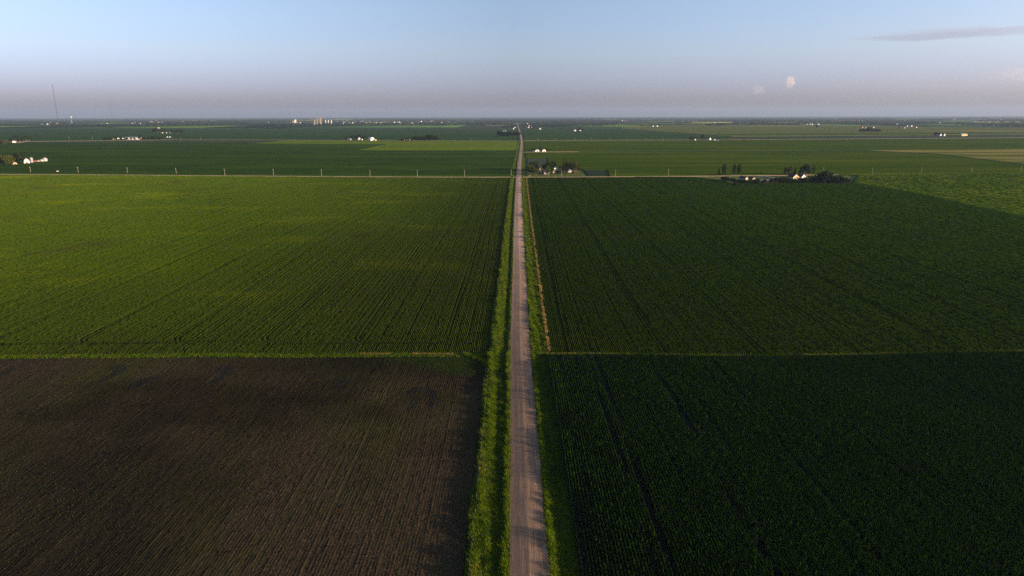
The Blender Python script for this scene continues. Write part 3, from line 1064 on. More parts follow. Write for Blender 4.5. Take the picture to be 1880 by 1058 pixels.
# patchwork of fields out to the horizon: one mesh
def patchwork():
    ms = [M_fdark, M_fmid, M_fblue, M_folive, M_flime, M_fwheat]
    wt = [0.34, 0.22, 0.28, 0.1, 0.03, 0.03]
    v, f, mi = [], [], []
    y = 5600.0
    while y < 30000:
        dy = random.choice([400, 800, 800, 1200]) * (1 + y / 16000)
        x = -0.8 * (y + dy) - 800
        while x < 0.8 * (y + dy) + 800:
            dx = random.choice([400, 800, 1600]) * (1 + y / 20000)
            h = random.choice([0.3, 0.8, 1.6, 2.0])
            x0, x1, y0, y1 = x + 8, x + dx - 8, y + 8, y + dy - 8
            if not (x0 < float(xc(y)) + 16 and x1 > float(xc(y)) - 16):
                i = len(v)
                v += [(x0, y0, -.05), (x1, y0, -.05), (x1, y1, -.05), (x0, y1, -.05), (x0, y0, h), (x1, y0, h), (x1, y1, h), (x0, y1, h)]
                f += [(i + 4, i + 5, i + 6, i + 7), (i, i + 1, i + 5, i + 4), (i + 1, i + 2, i + 6, i + 5), (i + 2, i + 3, i + 7, i + 6), (i + 3, i, i + 4, i + 7)]
                mi += [random.choices(range(6), wt)[0]] * 5
            x += dx
        y += dy
    link('distant_fields', npmesh('distant_fields', v, f, ms, midx=mi), kind='stuff', label='patchwork of crop fields fading towards the horizon', cat='fields')


patchwork()


# ------------------------------------------------------------------ trees
def leafquads(cs, size, n_jit=0.5):
    n = len(cs)
    nrm = rng.normal(0, 1, (n, 3))
    nrm /= np.linalg.norm(nrm, axis=1)[:, None]
    t = np.cross(nrm, rng.normal(0, 1, (n, 3)))
    t /= np.linalg.norm(t, axis=1)[:, None]
    b = np.cross(nrm, t)
    s = size * rng.uniform(0.6, 1.4, n)[:, None]
    v = np.stack([cs - t * s - b * s * .6, cs + t * s - b * s * .6, cs + t * s + b * s * .6, cs - t * s + b * s * .6], 1).reshape(-1, 3)
    q = np.arange(n * 4).reshape(-1, 4)
    return v, q


def lobes(centres, n, fill=0.45):
    out = []
    for (c, r) in centres:
        k = int(n * (r[0] * r[1] + r[1] * r[2]) / sum(a[1][0] * a[1][1] + a[1][1] * a[1][2] for a in centres))
        d = rng.normal(0, 1, (k, 3))
        d /= np.linalg.norm(d, axis=1)[:, None]
        rad = rng.uniform(fill, 1.0, k)**0.5
        p = np.array(c) + d * np.array(r) * rad[:, None] * (1 + 0.18 * np.sin(d[:, :1] * 7 + d[:, 2:] * 5))
        out.append(p)
    return np.concatenate(out)


def trunk_mesh(name, h, r, limbs, m=M_bark):
    mb = MB()
    mb.bar((0, 0, -0.02), (0, 0, h * 0.5), r, 7, r * 0.7).bar((0, 0, h * 0.5), (0.01, 0, h), r * 0.7, 6, r * 0.35)
    for (a, z, l) in limbs:
        mb.bar((0, 0, z), (l * math.cos(a), l * math.sin(a), z + l * 0.9), r * 0.45, 5, r * 0.15)
    return mb.mesh(name, m)


PROTO = {}


def make_proto(kind, seed):
    global rng
    rng = np.random.default_rng(seed)
    rr = random.Random(seed)
    if kind == 'broad':
        cs = [((0, 0, 0.56), (0.30, 0.30, 0.34))]
        for k in range(7):
            a = k * 0.9 + rr.random()
            cs.append(((0.24 * math.cos(a), 0.24 * math.sin(a), rr.uniform(0.26, 0.80)), (rr.uniform(.16, .22),) * 3))
        pts = lobes(cs, 760)
        v, q = leafquads(pts, 0.036)
        tr = (0.55, 0.028, [(0.5, .3, .2), (2.4, .34, .22), (4.2, .38, .2), (5.5, .28, .18)])
    elif kind == 'poplar':
        cs = []
        for k in range(9):
            z = 0.16 + 0.80 * k / 8
            r_ = 0.15 * math.sin(PI * (0.16 + 0.80 * k / 9.2))**0.8 + 0.02
            cs.append(((rr.uniform(-.03, .03), rr.uniform(-.03, .03), z), (r_, r_, 0.09)))
        v, q = leafquads(lobes(cs, 460), 0.028)
        tr = (0.7, 0.02, [(0.5, .25, .08), (2.6, .4, .08)])
    elif kind == 'conifer':
        cs = []
        for k in range(9):
            z = 0.12 + 0.84 * k / 8
            r_ = 0.21 * (1 - k / 8.6)**0.85 + 0.015
            cs.append(((0, 0, z), (r_, r_, 0.055)))
        v, q = leafquads(lobes(cs, 460, 0.3), 0.026)
        tr = (0.9, 0.02, [])
    else:
        cs = [((0, 0, 0.45), (0.42, 0.42, 0.42))]
        for k in range(6):
            a = k * 1.05 + rr.random()
            cs.append(((0.38 * math.cos(a), 0.38 * math.sin(a), rr.uniform(0.25, 0.7)), (rr.uniform(.2, .3),) * 3))
        v, q = leafquads(lobes(cs, 420), 0.065)
        v[:, 2] = np.maximum(v[:, 2], 0.0)
        tr = (0.4, 0.04, [(0.5, .1, .3), (2.6, .1, .3)])
    return v, q, tr


LEAF = {'dark': M_tree, 'olive': M_olive, 'bright': M_bright, 'needle': M_conif}
TNAME = {'broad': 'broadleaf_tree', 'poplar': 'poplar_tree', 'conifer': 'conifer_tree', 'bush': 'shrub'}


def proto(kind, var, leaf):
    key = (kind, var, leaf)
    if key not in PROTO:
        v, q, tr = make_proto(kind, 100 + var * 17 + len(kind))
        crown = npmesh(kind + '_crown', v, q, LEAF[leaf])
        trunk = trunk_mesh(kind + '_trunk', *tr)
        # one combined mesh for trees too small to show parts
        tv = np.array([p.co[:] for p in trunk.vertices])
        tq = [[*p.vertices][:4] + ([[*p.vertices][3]] if False else []) for p in trunk.polygons if len(p.vertices) >= 4]
        both = npmesh(kind + '_tree', np.concatenate([v, tv]), np.concatenate([q, np.array(tq) + len(v)]), [LEAF[leaf], M_bark],
                      midx=np.concatenate([np.zeros(len(q)), np.ones(len(tq))]))
        PROTO[key] = (crown, trunk, both)
    return PROTO[key]


def tree(kind, px, py, h, wr, leaf, label, group=None, parts=True):
    """base at the pixel, h metres tall, wr widens the crown"""
    if not parts:
        h, wr = h * 1.35, wr * 1.12
    x, y = P(px, py)
    crown, trunk, both = proto(kind, random.randrange(4), leaf)
    loc = (x, y, float(gz(x, y)))
    rz = random.uniform(0, 6.28)
    cat = 'shrub' if kind == 'bush' else 'tree'
    if True:
        t = thing(TNAME[kind], label, cat, loc, rz, group, (h * wr, h * wr, h))
        link('trunk' if kind != 'bush' else 'stem', trunk, t)
        link('crown' if kind != 'bush' else 'foliage', crown, t)
    else:
        t = link(TNAME[kind], both, None, label=label, cat=cat, group=group)
        t.location, t.rotation_euler, t.scale = loc, (0, 0, rz), (h * wr, h * wr, h)
    return t


# ------------------------------------------------------------------ buildings
def gable(name, label, cat, px, py, wd, ln, eave, ridge, rz, wall, roof, detail=True, door='door', group=None, gambrel=False, arch=False, world=None, z=0.0, scale=1.0):
    """front gable faces local -Y, building runs back along +Y"""
    x, y = world or P(px, py)
    t = thing(name, label, cat, (x, y, float(gz(x, y)) + z), R(rz), group)
    hw = wd / 2
    if gambrel:
        top = [(hw, eave), (hw * 0.62, eave + (ridge - eave) * 0.68), (0, ridge), (-hw * 0.62, eave + (ridge - eave) * 0.68), (-hw, eave)]
    elif arch:
        top = [(hw * math.cos(a), eave + (ridge - eave) * math.sin(a)) for a in [PI * k / 8 for k in range(9)]]
    else:
        top = [(hw, eave), (0, ridge), (-hw, eave)]
    MB().prism([(-hw, -0.4), (hw, -0.4)] + top, 0, ln).obj('wall', wall, t)
    rb = MB()
    th, oh = 0.18, 0.35
    n = len(top)
    outer = []
    for (a, b) in top:
        s = 1 + oh / max(abs(hw), 1) if abs(abs(a) - hw) < 1e-6 else 1
        outer.append((a * s, b + 0.02 - (0.2 if s > 1 and not arch else 0)))
    up = [(a * 1.0, b + th) for a, b in outer]
    rb.prism(outer[::-1] + up, -oh, ln + oh)
    rb.obj('roof', roof, t)
    if detail:
        dw, dh = (0.36 * wd, min(eave * 0.85, 3.6)) if door == 'barn_door' else (min(1.1, wd * .2), 2.1)
        MB().box(-dw / 2, dw / 2, -0.06, 0.04, 0, dh).obj(door, M_red if door == 'barn_door' and wall is M_white else M_darkroof, t)
        if door != 'barn_door':
            for xx in (-hw * 0.58, hw * 0.58):
                MB().box(xx - 0.6, xx + 0.6, -0.06, 0.04, 0.95, 2.2).obj('window', M_glass, t)
            for k in range(2):
                yy = ln * (0.3 + 0.4 * k)
                MB().box(hw - 0.04, hw + 0.06, yy - .7, yy + .7, 0.95, 2.2).obj('window', M_glass, t)
        MB().box(-0.5, 0.5, -0.06, 0.04, eave + (ridge - eave) * .2, eave + (ridge - eave) * .2 + 1.0).obj('loft_window', M_glass, t)
    return t


def house_chimney(t, x, y, z):
    MB().box(x - .35, x + .35, y - .35, y + .35, z - 1.6, z + 0.9).obj('chimney', M_pink, t)


def bin_(name, label, px, py, r, hh, cone, m=M_galv, group=None, dome=False):
    x, y = P(px, py)
    t = thing(name, label, 'grain bin', (x, y, float(gz(x, y))), 0.7, group)
    prof = [(r, -.3)]
    k = 0
    z = 0.0
    while z < hh:
        prof += [(r, z), (r * 1.008, min(z + .4, hh))]
        z += 0.8
    prof.append((r, hh))
    MB().lathe(prof, 20).obj('wall', m, t)
    if dome:
        rp = [(r * 1.02 * math.cos(a), hh + cone * math.sin(a)) for a in [PI / 2 * q / 6 for q in range(7)]]
        rp[-1] = (0.05, rp[-1][1])
    else:
        rp = [(r * 1.04, hh - .05), (r * .3, hh + cone * .75), (0.35, hh + cone), (0.3, hh + cone + .35)]
    MB().lathe(rp, 20).obj('roof', m, t)
    MB().box(-.45, .45, -r - .05, -r + .2, .3, 2.1).obj('door', M_greyroof, t)
    return t


# --- left farmstead (A)
g = 'trees around the left farmstead'
tree('broad', 2, 303, 16, 1.1, 'dark', 'dark tree cut by the left edge of the picture at the white barn farm', g)
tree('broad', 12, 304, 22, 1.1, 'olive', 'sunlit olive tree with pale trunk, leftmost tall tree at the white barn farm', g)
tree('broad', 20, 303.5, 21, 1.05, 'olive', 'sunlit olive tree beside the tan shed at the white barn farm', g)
tree('broad', 31, 300, 20, 1.05, 'dark', 'dark tree behind the tan shed at the white barn farm', g)
tree('broad', 39, 300, 25, 1.05, 'dark', 'tallest dark tree just left of the white barn', g)
gable('barn', 'white barn with curved red roof and gable facing the road', 'barn', 50, 301.5, 9.6, 17, 4.6, 11, 38, M_white, M_redroof, door='barn_door', gambrel=True)
gable('shed', 'small tan shed under the olive trees at the left farmstead', 'shed', 28, 303.5, 7, 10, 3.2, 6, 50, M_tan, M_tan, door='barn_door')
bin_('silo', 'grey domed silo between the white barn and the red shed', 58.5, 300, 2.9, 9.6, 2.4, M_greyroof, dome=True)
gable('shed', 'low red shed beside the grey silo', 'shed', 65.5, 299, 7, 9, 3.2, 5.4, 60, M_red, M_redroof, door='barn_door')
gable('shed', 'tiny white shed right of the red shed', 'shed', 70.5, 298.5, 4.2, 4, 3.2, 4.6, 15, M_white, M_greyroof)
bin_('grain_bin', 'smaller cream grain bin beside the big bin', 77.2, 298, 3.5, 4.6, 1.7)
bin_('grain_bin', 'big cream grain bin with cone roof at the right end of the farm', 83.2, 297.5, 4.4, 6.6, 2.6)
x_, y_ = P(106, 317)
t = thing('storage_tank', 'small white tank on legs beside the cross road', 'tank', (x_, y_, 1.0), R(20))
MB().bar((-1.5, 0, 1.1), (1.5, 0, 1.1), 0.8, 12).obj('tank_body', M_white, t)
for s in (-1, 1):
    MB().box(s - .12, s + .12, -.4, .4, -1, 0.5).obj('leg', M_greyroof, t)

# --- farm B, far left
g = 'trees at the far left farm'
for i, (px, py, h, wr) in enumerate([(23, 261, 15, 1.1), (30, 260.4, 20, 1.0), (36, 260.2, 17, 1.2), (43, 260, 15, 1.1), (49, 259.6, 17, 1.0), (55, 259.2, 14, 1.1)]):
    tree('broad', px, py, h, wr, 'dark', f'dark tree behind the red roofed shed at far left, {ORD[i]} from the left', g, parts=False)
for i, (px, py, h, wr) in enumerate([(0, 265.5, 13, 1.3), (6, 265.8, 12, 1.3), (11, 265, 14, 1.1)]):
    tree('broad', px, py, h, wr, 'olive', f'low olive tree at the left picture edge beyond the barn, {ORD[i]} from the edge', 'olive trees at the left edge', parts=False)
gable('shed', 'pale shed with red roof in front of dark trees at far left', 'shed', 26, 262.2, 11, 14, 4, 7.5, 30, M_white, M_redroof, False)

# --- farm C, long white barn
gable('long_barn', 'long white barn of the distant left farm', 'barn', 259.5, 256.4, 16, 58, 7, 10.5, 102, M_white, M_greyroof, False)
gable('shed', 'small reddish shed at the right end of the long white barn', 'shed', 259.6, 257.2, 8, 6, 4, 7, 20, M_red, M_redroof, False)
for i, (px, py, wd, hh) in enumerate([(209.5, 256.8, 9, 5), (217.5, 255.8, 9, 5), (225, 255.6, 10, 4.5)]):
    gable('house', ['cream cottage in trees left of the long white barn', 'pale cottage between the cream cottage and long barn', 'low white outbuilding closest to the long barn end'][i], 'house', px, py, wd, 12, hh * .6, hh * 1.2, 25, M_cream if i == 0 else M_white, M_greyroof, False)
for i, (px, h, wr) in enumerate([(192, 8, 1.5), (197, 9, 1.5), (203, 9, 1.4), (212, 11, 1.0), (222, 10, 1.0), (233, 9, 1.0), (241, 8, 1.1), (247, 8, 1.0), (257.5, 17, .8), (264, 9, 1.4), (273, 10, 1.3), (281, 11, 1.3), (285, 13, 1.2), (291, 12, 1.3), (297, 11, 1.4)]):
    tree('broad', px, 257.2, h, wr, 'dark', f'dark tree in the row by the long white barn, {ORD[i]} from the left', 'trees by the long white barn', parts=False)
gable('house', 'white house on the rise behind the long barn farm', 'house', 292, 237.6, 16, 22, 8, 13, 35, M_white, M_greyroof, False)
for i, (px, py, wd) in enumerate([(298.5, 245, 9), (306, 245, 8), (312.5, 245, 8), (307.5, 253, 9), (312, 253, 8)]):
    gable('farm_building', ['white cottage among trees under the rise', 'low pale shed right of the white cottage', 'rightmost pale shed in the upper yard', 'low white shed in the lower yard, left one', 'low white shed in the lower yard, right one'][i], 'farm building', px, py, wd * .8, 11, 3, 5.4, 20, M_white, M_greyroof, False)
for i, (px, py, h, wr) in enumerate([(284, 245, 19, 1.2), (289, 245, 22, 1.1), (295, 244, 22, 1.0), (301, 243.4, 19, 1.1), (305, 242.8, 16, 1.2), (316, 244, 16, 1.1), (323, 245, 15, 1.3), (328, 245, 17, 1.2), (333, 244.6, 15, 1.3)]):
    tree('broad', px, py, h, wr, 'dark', f'dark tree round the white house behind the long barn, {ORD[i]} from the left', 'trees round the upper left yard', parts=False)

# --- farm D and the tree row E
gable('barn', 'bright white arched barn above the lime green field', 'barn', 684, 258.4, 17, 20, 4, 12.5, 42, M_white, M_white, False, arch=True)
gable('shed', 'low cream shed leaning against the white arched barn', 'shed', 690, 258.4, 7, 8, 3, 4.6, 42, M_cream, M_cream, False)
gable('house', 'pale farmhouse with red roof left of the white arched barn', 'house', 660, 257, 9, 13, 4.5, 9.5, 30, M_white, M_redroof, False)
gable('shed', 'low grey shed left of the red roofed farmhouse', 'shed', 644, 257, 10, 14, 3, 4.8, 65, M_lav, M_greyroof, False)
gable('shed', 'low pale shed right of the red roofed farmhouse', 'shed', 665, 257.2, 7, 9, 2.6, 4.2, 65, M_white, M_greyroof, False)
for i, (px, h, wr) in enumerate([(635, 9, 1.1), (645.5, 13, .9), (649, 15, .8), (655, 14, .8), (660.5, 19, .5), (664, 11, .9), (669, 12, .8), (677, 9, .9), (707, 8, 1.2)]):
    tree('broad', px, 256.2, h, wr, 'dark', f'dark tree at the white arched barn farm, {ORD[i]} from the left', 'trees at the arched barn farm', parts=False)
for i, (px, h, wr) in enumerate([(736, 6, 1.4), (740, 8, 1.2), (745, 8, 1.2), (750, 10, 1.0), (755, 10, 1.0), (759, 12, .9), (763, 14, .9), (767, 13, .9), (771, 15, .85), (775, 14, .9), (779, 13, 1.0), (784, 18, .9), (788, 19, .9), (792, 19, .9), (796, 18, .9), (800, 17, .9), (803, 11, 1.0)]):
    tree('broad', px, 259.4, h, wr, 'dark', f'dark tree in the windbreak row above the lime field, {ORD[i]} from the left', 'windbreak row above the lime field', parts=False)
for i, px in enumerate((743.5, 748, 752.5)):
    gable('shed', f'tiny white shed under the left end of the windbreak row, {ORD[i]} from the left', 'shed', px, 257.4, 5, 6, 2.6, 4.4, 25, M_white, M_greyroof, False)

# --- tree belt F
for i in range(17):
    px = 915 + i * 2.35 + random.uniform(-.6, .6)
    tree('broad', px, 250.6 + random.uniform(-.3, .4), random.uniform(12, 20), random.uniform(.8, 1.1), 'needle' if i % 3 else 'dark', f'dark tree in the belt touching the far road, {ORD[i]} from the left', 'tree belt at the far road', parts=False)
gable('shed', 'grey roofed shed behind the dark tree belt by the far road', 'shed', 929, 243.5, 10, 18, 8, 13, 75, M_white, M_greyroof, False)

# --- roadside farmstead G
t = gable('house', 'faded pink house with steep dark roof in the roadside farmstead', 'house', 991, 319.5, 9, 10, 5.2, 10, 62, M_pink, M_darkroof)
house_chimney(t, 1.6, 6, 9.2)
gable('garage', 'dark roofed garage in shade beside the pink house', 'garage', 997, 320, 9, 9, 3.2, 7.5, -70, M_lav, M_darkroof)
gable('shed', 'narrow white shed between dark trees of the roadside farmstead', 'shed', 1019, 313, 3.4, 4, 3.6, 5.2, 30, M_white, M_greyroof)
gable('shed', 'white shed with grey roof left of the pointed conifer', 'shed', 1028, 312.5, 5, 9, 3, 4.8, 70, M_white, M_greyroof, door='barn_door')
gable('shed', 'low cream shed in the front yard of the roadside farmstead', 'shed', 1016.5, 317.5, 3.6, 4, 2.0, 3.2, 40, M_cream, M_cream)
t = gable('house', 'white cottage with red brown roof at the right of the roadside farmstead', 'house', 1046, 316.5, 6.5, 9, 3.2, 6.2, 35, M_white, M_maroon)
house_chimney(t, -1, 5, 5.8)
g = 'trees around the roadside farmstead'
for (k, px, py, h, wr, lf, lab) in [
        ('broad', 969, 317, 9, .9, 'dark', 'dark tree at the road edge, leftmost in the roadside farmstead'),
        ('broad', 974, 321, 12, .95, 'olive', 'brownish tree in front of the pink house corner'),
        ('broad', 977, 315, 12, .9, 'dark', 'dark tree behind the brownish tree near the road'),
        ('broad', 982, 314, 13, .9, 'dark', 'dark tree touching the left of the pink house'),
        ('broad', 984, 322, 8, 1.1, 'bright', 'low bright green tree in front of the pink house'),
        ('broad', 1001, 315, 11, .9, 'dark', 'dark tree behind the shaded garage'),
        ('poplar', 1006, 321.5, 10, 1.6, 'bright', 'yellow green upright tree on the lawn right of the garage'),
        ('broad', 1010, 318, 14, .8, 'dark', 'tall dark tree left of the narrow white shed'),
        ('broad', 1015, 314, 13, .8, 'dark', 'tall dark tree touching the narrow white shed'),
        ('bush', 1024, 319, 5, 1.0, 'dark', 'round dark shrub right of the low cream shed'),
        ('conifer', 1036, 317, 17, .8, 'needle', 'pointed dark conifer standing above the roadside farmstead'),
        ('broad', 1031, 317, 9, .9, 'dark', 'dark tree at the left foot of the pointed conifer'),
        ('broad', 1042, 313, 11, .9, 'dark', 'dark tree behind the white cottage'),
        ('broad', 1050, 315, 12, .85, 'dark', 'dark tree right beside the white cottage'),
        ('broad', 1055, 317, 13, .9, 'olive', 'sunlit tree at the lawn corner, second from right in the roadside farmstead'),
        ('broad', 1059, 316, 11, .8, 'dark', 'rightmost tree of the roadside farmstead above the mown triangle')]:
    tree(k, px, py, h * 1.42, wr * 1.12, lf, lab, g)
for i, px in enumerate((1012, 1030, 1038, 1052)):
    tree('bush', px, 320 - (i % 2), 3.2, 1.1, 'dark' if i % 2 else 'olive', f'small shrub on the front lawn of the roadside farmstead, {ORD[i]} from the left', 'shrubs on the roadside lawn')

# --- two barns H
gable('barn', 'white barn nearer the road of the two small barns', 'barn', 986.5, 279.3, 11, 16, 4, 6.4, 25, M_white, M_darkroof, door='barn_door')
gable('barn', 'arched white barn right of the first small barn', 'barn', 999, 279.2, 10, 14, 2.5, 6.4, 25, M_white, M_redroof, door='barn_door', arch=True)
for i, (px, py, h, wr) in enumerate([(975, 278, 5, 1.6), (978.5, 278, 8, 1.2), (981.5, 277, 7, 1.2), (992.5, 276, 11, .9), (995, 277, 7, 1.0), (1003, 277, 8, 1.0), (1008, 277.5, 6, 1.3)]):
    tree('broad', px, py, h, wr, 'dark', f'dark tree around the two small white barns, {ORD[i]} from the left', 'trees at the two small barns')

# --- hedged farmstead I
for i, (px, pt) in enumerate([(1319.5, 309), (1328.5, 303), (1347, 303), (1356.5, 302)]):
    b = 322.5
    tree('conifer' if i == 0 else 'poplar', px, b, (b - pt) / 1253 * P(px, b)[1] * 1.02, [1.1, 1.25, 1.0, 1.15][i], 'needle',
         ['short pointed tree, first of four tall trees by the cross road', 'broad dark poplar, second of four tall trees by the cross road',
          'slim dark poplar, third of four tall trees by the cross road', 'tallest dark poplar, last of four by the cross road'][i], 'four tall trees by the cross road')
tree('conifer', 1397.5, 320.5, 5.5, 1.3, 'needle', 'small lone conifer across the road from the grey driveway')
t = gable('house', 'cream house with dark roof and two lit gables by the hedge', 'house', 1370.5, 333.3, 5.6, 11, 4.4, 6.9, 33, M_tan, M_darkroof)
MB().box(-2.86, -2.83, 0.3, 10.7, 0.1, 4.3).obj('siding', M_lav, t)
house_chimney(t, 1, 5, 6.4)
gable('garage', 'cream garage gable right of the dark roofed house', 'garage', 1384, 333, 5.4, 9, 3.2, 5.6, 25, M_cream, M_darkroof, door='barn_door')
gable('house', 'yellow cream house with wide lit gable and dark roof', 'house', 1461.5, 330, 10.5, 13, 3.6, 8.0, 18, M_cream, M_darkroof)
t = gable('house', 'white gabled house with maroon roof right of the yellow house', 'house', 1475.5, 329.5, 7.4, 12, 3.6, 7.6, 18, M_white, M_maroon)
MB().prism([(3.75, 2.9), (15, 2.9), (15, 3.1), (9.4, 6.4), (3.75, 6.2)], 4, 11).obj('side_roof', M_maroon, t)
MB().box(3.75, 14.2, 4.4, 10.6, -.3, 2.9).obj('side_wing', M_lav, t)
house_chimney(t, 1, 7, 7.2)
gable('shed', 'low pale roofed shed behind the hedge below the driveway', 'shed', 1411, 334.5, 4.5, 9, 2.0, 3.2, 80, M_lav, M_greyroof)
gable('shed', 'small grey shed left of the low pale roofed shed', 'shed', 1397, 334, 3.6, 4.5, 2.2, 3.4, 35, M_lav, M_greyroof)
g = 'trees behind the hedged farmstead'
for (k, px, py, h, wr, lf, lab) in [
        ('poplar', 1441, 321, 9, 1.1, 'bright', 'slim green tree, leftmost behind the yellow house'),
        ('broad', 1450, 322, 12, .75, 'olive', 'brownish upright tree left of the yellow house'),
        ('conifer', 1459, 321, 10, .9, 'needle', 'dark small conifer behind the yellow house'),
        ('broad', 1472, 322, 11, .8, 'dark', 'dark tree directly behind the white gabled house'),
        ('broad', 1480, 322, 15.5, .75, 'dark', 'tallest rounded tree behind the white gabled house'),
        ('broad', 1486, 322, 13, .65, 'bright', 'sunlit yellow green tree right of the tallest tree'),
        ('poplar', 1493, 322, 12, .9, 'dark', 'thin dark tree at the right end behind the houses')]:
    tree(k, px, py, h * 1.25, wr * 1.15, lf, lab, g)
hed = [(1327, 331, 4), (1331, 331.6, 4.5), (1335, 332.4, 4), (1340, 333.6, 4), (1345, 335, 4.5), (1349, 340.5, 3.2), (1351, 336, 4), (1358, 336.6, 4.2), (1364, 337, 4.2), (1371, 337, 3.6), (1377, 337, 4.2),
       (1383, 337, 3.8), (1390, 337, 4.6), (1403, 337.2, 4.2), (1417, 337, 4.6), (1424, 336.6, 5), (1432, 336.6, 6), (1439, 336.6, 6), (1446, 336.6, 5.6), (1453, 336.8, 4), (1461, 337, 4), (1467, 336.8, 5),
       (1473, 336.8, 4.6), (1480, 337, 6), (1487, 336.8, 7), (1493, 336.8, 6), (1499, 336.8, 7), (1505, 336.8, 10), (1512, 336.8, 11.5), (1518, 336.6, 10.5), (1525, 336.6, 7.5), (1531, 336.8, 7)]
for i, (px, py, h) in enumerate(hed):
    tree('bush', px, py, h * 1.55, 1.0 if h < 8 else .85, 'dark' if i % 4 else 'needle', f'dark shrub of the hedge below the two houses, {ORD[i]} from the left', 'hedge shrubs below the houses')
for i, (px, h) in enumerate([(1537, 6.5), (1542, 6), (1547, 5.6), (1552, 5), (1557, 4)]):
    tree('bush', px, 337, h * 1.7, 1.0, 'dark', f'dark shrub tapering off the hedge right end, {ORD[i]} of the last five', 'last shrubs at the hedge end')

# --- farm J
gable('barn', 'white barn with red roof at the farm beyond the right field', 'barn', 1304, 257.6, 11, 15, 5, 10, 40, M_white, M_redroof, False)
gable('shed', 'small white shed right of the red roofed barn', 'shed', 1312.5, 257.8, 6, 7, 2.6, 4.4, 30, M_white, M_greyroof, False)
gable('shed', 'low long white shed at the right end of the far farm', 'shed', 1320, 258.8, 6, 14, 2.6, 4.2, 75, M_white, M_greyroof, False)
gable('house', 'pale low house at the left end of the far farm', 'house', 1276.5, 257.8, 8, 11, 2.8, 5.4, 40, M_cream, M_greyroof, False)
for i, (px, h, wr) in enumerate([(1266, 10, .8), (1271, 11, .8), (1276, 8, .9), (1288, 15, .6), (1291, 16, .55), (1296, 8, .9), (1306, 10, .7), (1320, 8, .8)]):
    tree('broad', px, 256.6, h, wr, 'dark', f'dark tree at the red roofed barn farm, {ORD[i]} from the left', 'trees at the red roofed barn farm', parts=False)

# --- K and the settlement at the far road
gable('barn', 'white barn left of a dark tree on the far right field', 'barn', 1056, 241.2, 13, 18, 5, 9, 25, M_white, M_greyroof, False)
gable('shed', 'small white shed right of the lone white barn', 'shed', 1065.5, 241, 9, 10, 4, 7, 25, M_white, M_greyroof, False)
tree('broad', 1064, 240, 15, 1.1, 'dark', 'dark tree between the lone white barn and shed', parts=False)
tree('broad', 1070, 240.4, 9, 1.5, 'dark', 'low dark tree right of the small white shed', parts=False)
gable('barn', 'white barn just right of the far road settlement', 'barn', 992, 238, 13, 18, 5, 9, 25, M_white, M_greyroof, False)
for i, (px, py, wd) in enumerate([(966, 233.6, 16), (971.5, 232, 16), (971, 235, 22), (976, 235, 18), (943, 237.5, 12), (945.5, 235, 12), (969, 228, 18)]):
    gable('house', ['white house beside the far road, right of it and lowest', 'white house behind the lowest one right of far road', 'long white house in the settlement right of the far road',
                    'rightmost long white house of the far road settlement', 'small white house left of the far road', 'small pale house behind the white one left of the far road', 'topmost white house of the far road settlement'][i],
          'house', px, py, wd * .7, wd * .9, 4.2, 7.2, 30, M_white, M_greyroof, False)
for i, (px, py, h) in enumerate([(923, 236, 13), (928, 235.6, 15), (933, 235.4, 16), (938, 235.4, 17), (942, 235, 15), (947, 233, 17), (960, 233.5, 17), (963, 234.5, 14), (966, 236.5, 13), (974, 237, 12), (979, 237, 12), (984, 236, 13)]):
    tree('broad', px, py, h, 1.4, 'dark', f'dark tree round the far road settlement, {ORD[i]} from the left', 'trees round the far road settlement', parts=False)

# --- M, far right
for i in range(12):
    px = 1579 + i * 3.1
    tree('broad', px, 242.6, random.uniform(11, 15) + (9 if i in (5, 6) else 0), 1.3, 'needle', f'dark tree in the low belt at far right, {ORD[i]} from the left', 'dark tree belt at far right', parts=False)
fr = [(1584, 235.6, 12, M_orange, M_redroof, 'ochre and red house behind the dark belt at far right'), (1590, 235.6, 10, M_cream, M_redroof, 'cream house beside the ochre house at far right'), (1604, 235.4, 14, M_cream, M_greyroof, 'low cream shed above the dark belt at far right'),
      (1654, 236, 14, M_red, M_redroof, 'red barn in the far right farm cluster'), (1661, 236, 18, M_pink, M_greyroof, 'faded red long shed right of the red barn'), (1666, 233, 12, M_white, M_greyroof, 'white silo shaped shed above the red sheds'),
      (1674, 232.6, 18, M_white, M_greyroof, 'long white shed left of the yellow shed at far right'), (1683, 235.2, 16, M_cream, M_cream, 'bright yellow shed at the right of the red farm cluster'), (1647, 229, 14, M_white, M_greyroof, 'white house above the red farm cluster'),
      (1634, 224.4, 20, M_pink, M_redroof, 'pink roofed building near the horizon at right'), (1628, 224.2, 18, M_white, M_greyroof, 'white building left of the pink roofed one near the horizon')]
for (px, py, wd, wm, rm, lab) in fr:
    gable('farm_building', lab, 'farm building', px, py, wd, wd * 1.3, 5.5, 10, 35, wm, rm, False)
gable('house', 'white house with dark roof left of the ochre barn, left gable', 'house', 1727.5, 249.8, 9, 14, 6, 10.5, 20, M_white, M_darkroof, False)
gable('house', 'white house with dark roof left of the ochre barn, right gable', 'house', 1734, 249.8, 8, 12, 6, 11, 20, M_white, M_darkroof, False)
for i, px in enumerate((1717, 1720, 1723)):
    tree('broad', px, 249.6, 12, 1.0, 'dark', f'grey green tree left of the white double house, {ORD[i]} from the left', 'trees left of the white double house', parts=False)
gable('barn', 'ochre barn with pale teal roof at the far right', 'barn', 1773, 249.6, 16, 30, 7, 10.5, 104, M_orange, M_teal, False)
for i, (px, py, h, wr) in enumerate([(1176, 232, 13, 1.0), (1180, 232, 13, 1.1), (1196, 232, 13, 1.0), (1201, 232, 15, 1.1), (1206, 232, 13, 1.0)]):
    tree('broad', px, py, h, wr, 'dark', f'dark tree at the pair of distant white sheds, {ORD[i]} from the left', 'trees round the pair of white sheds', parts=False)
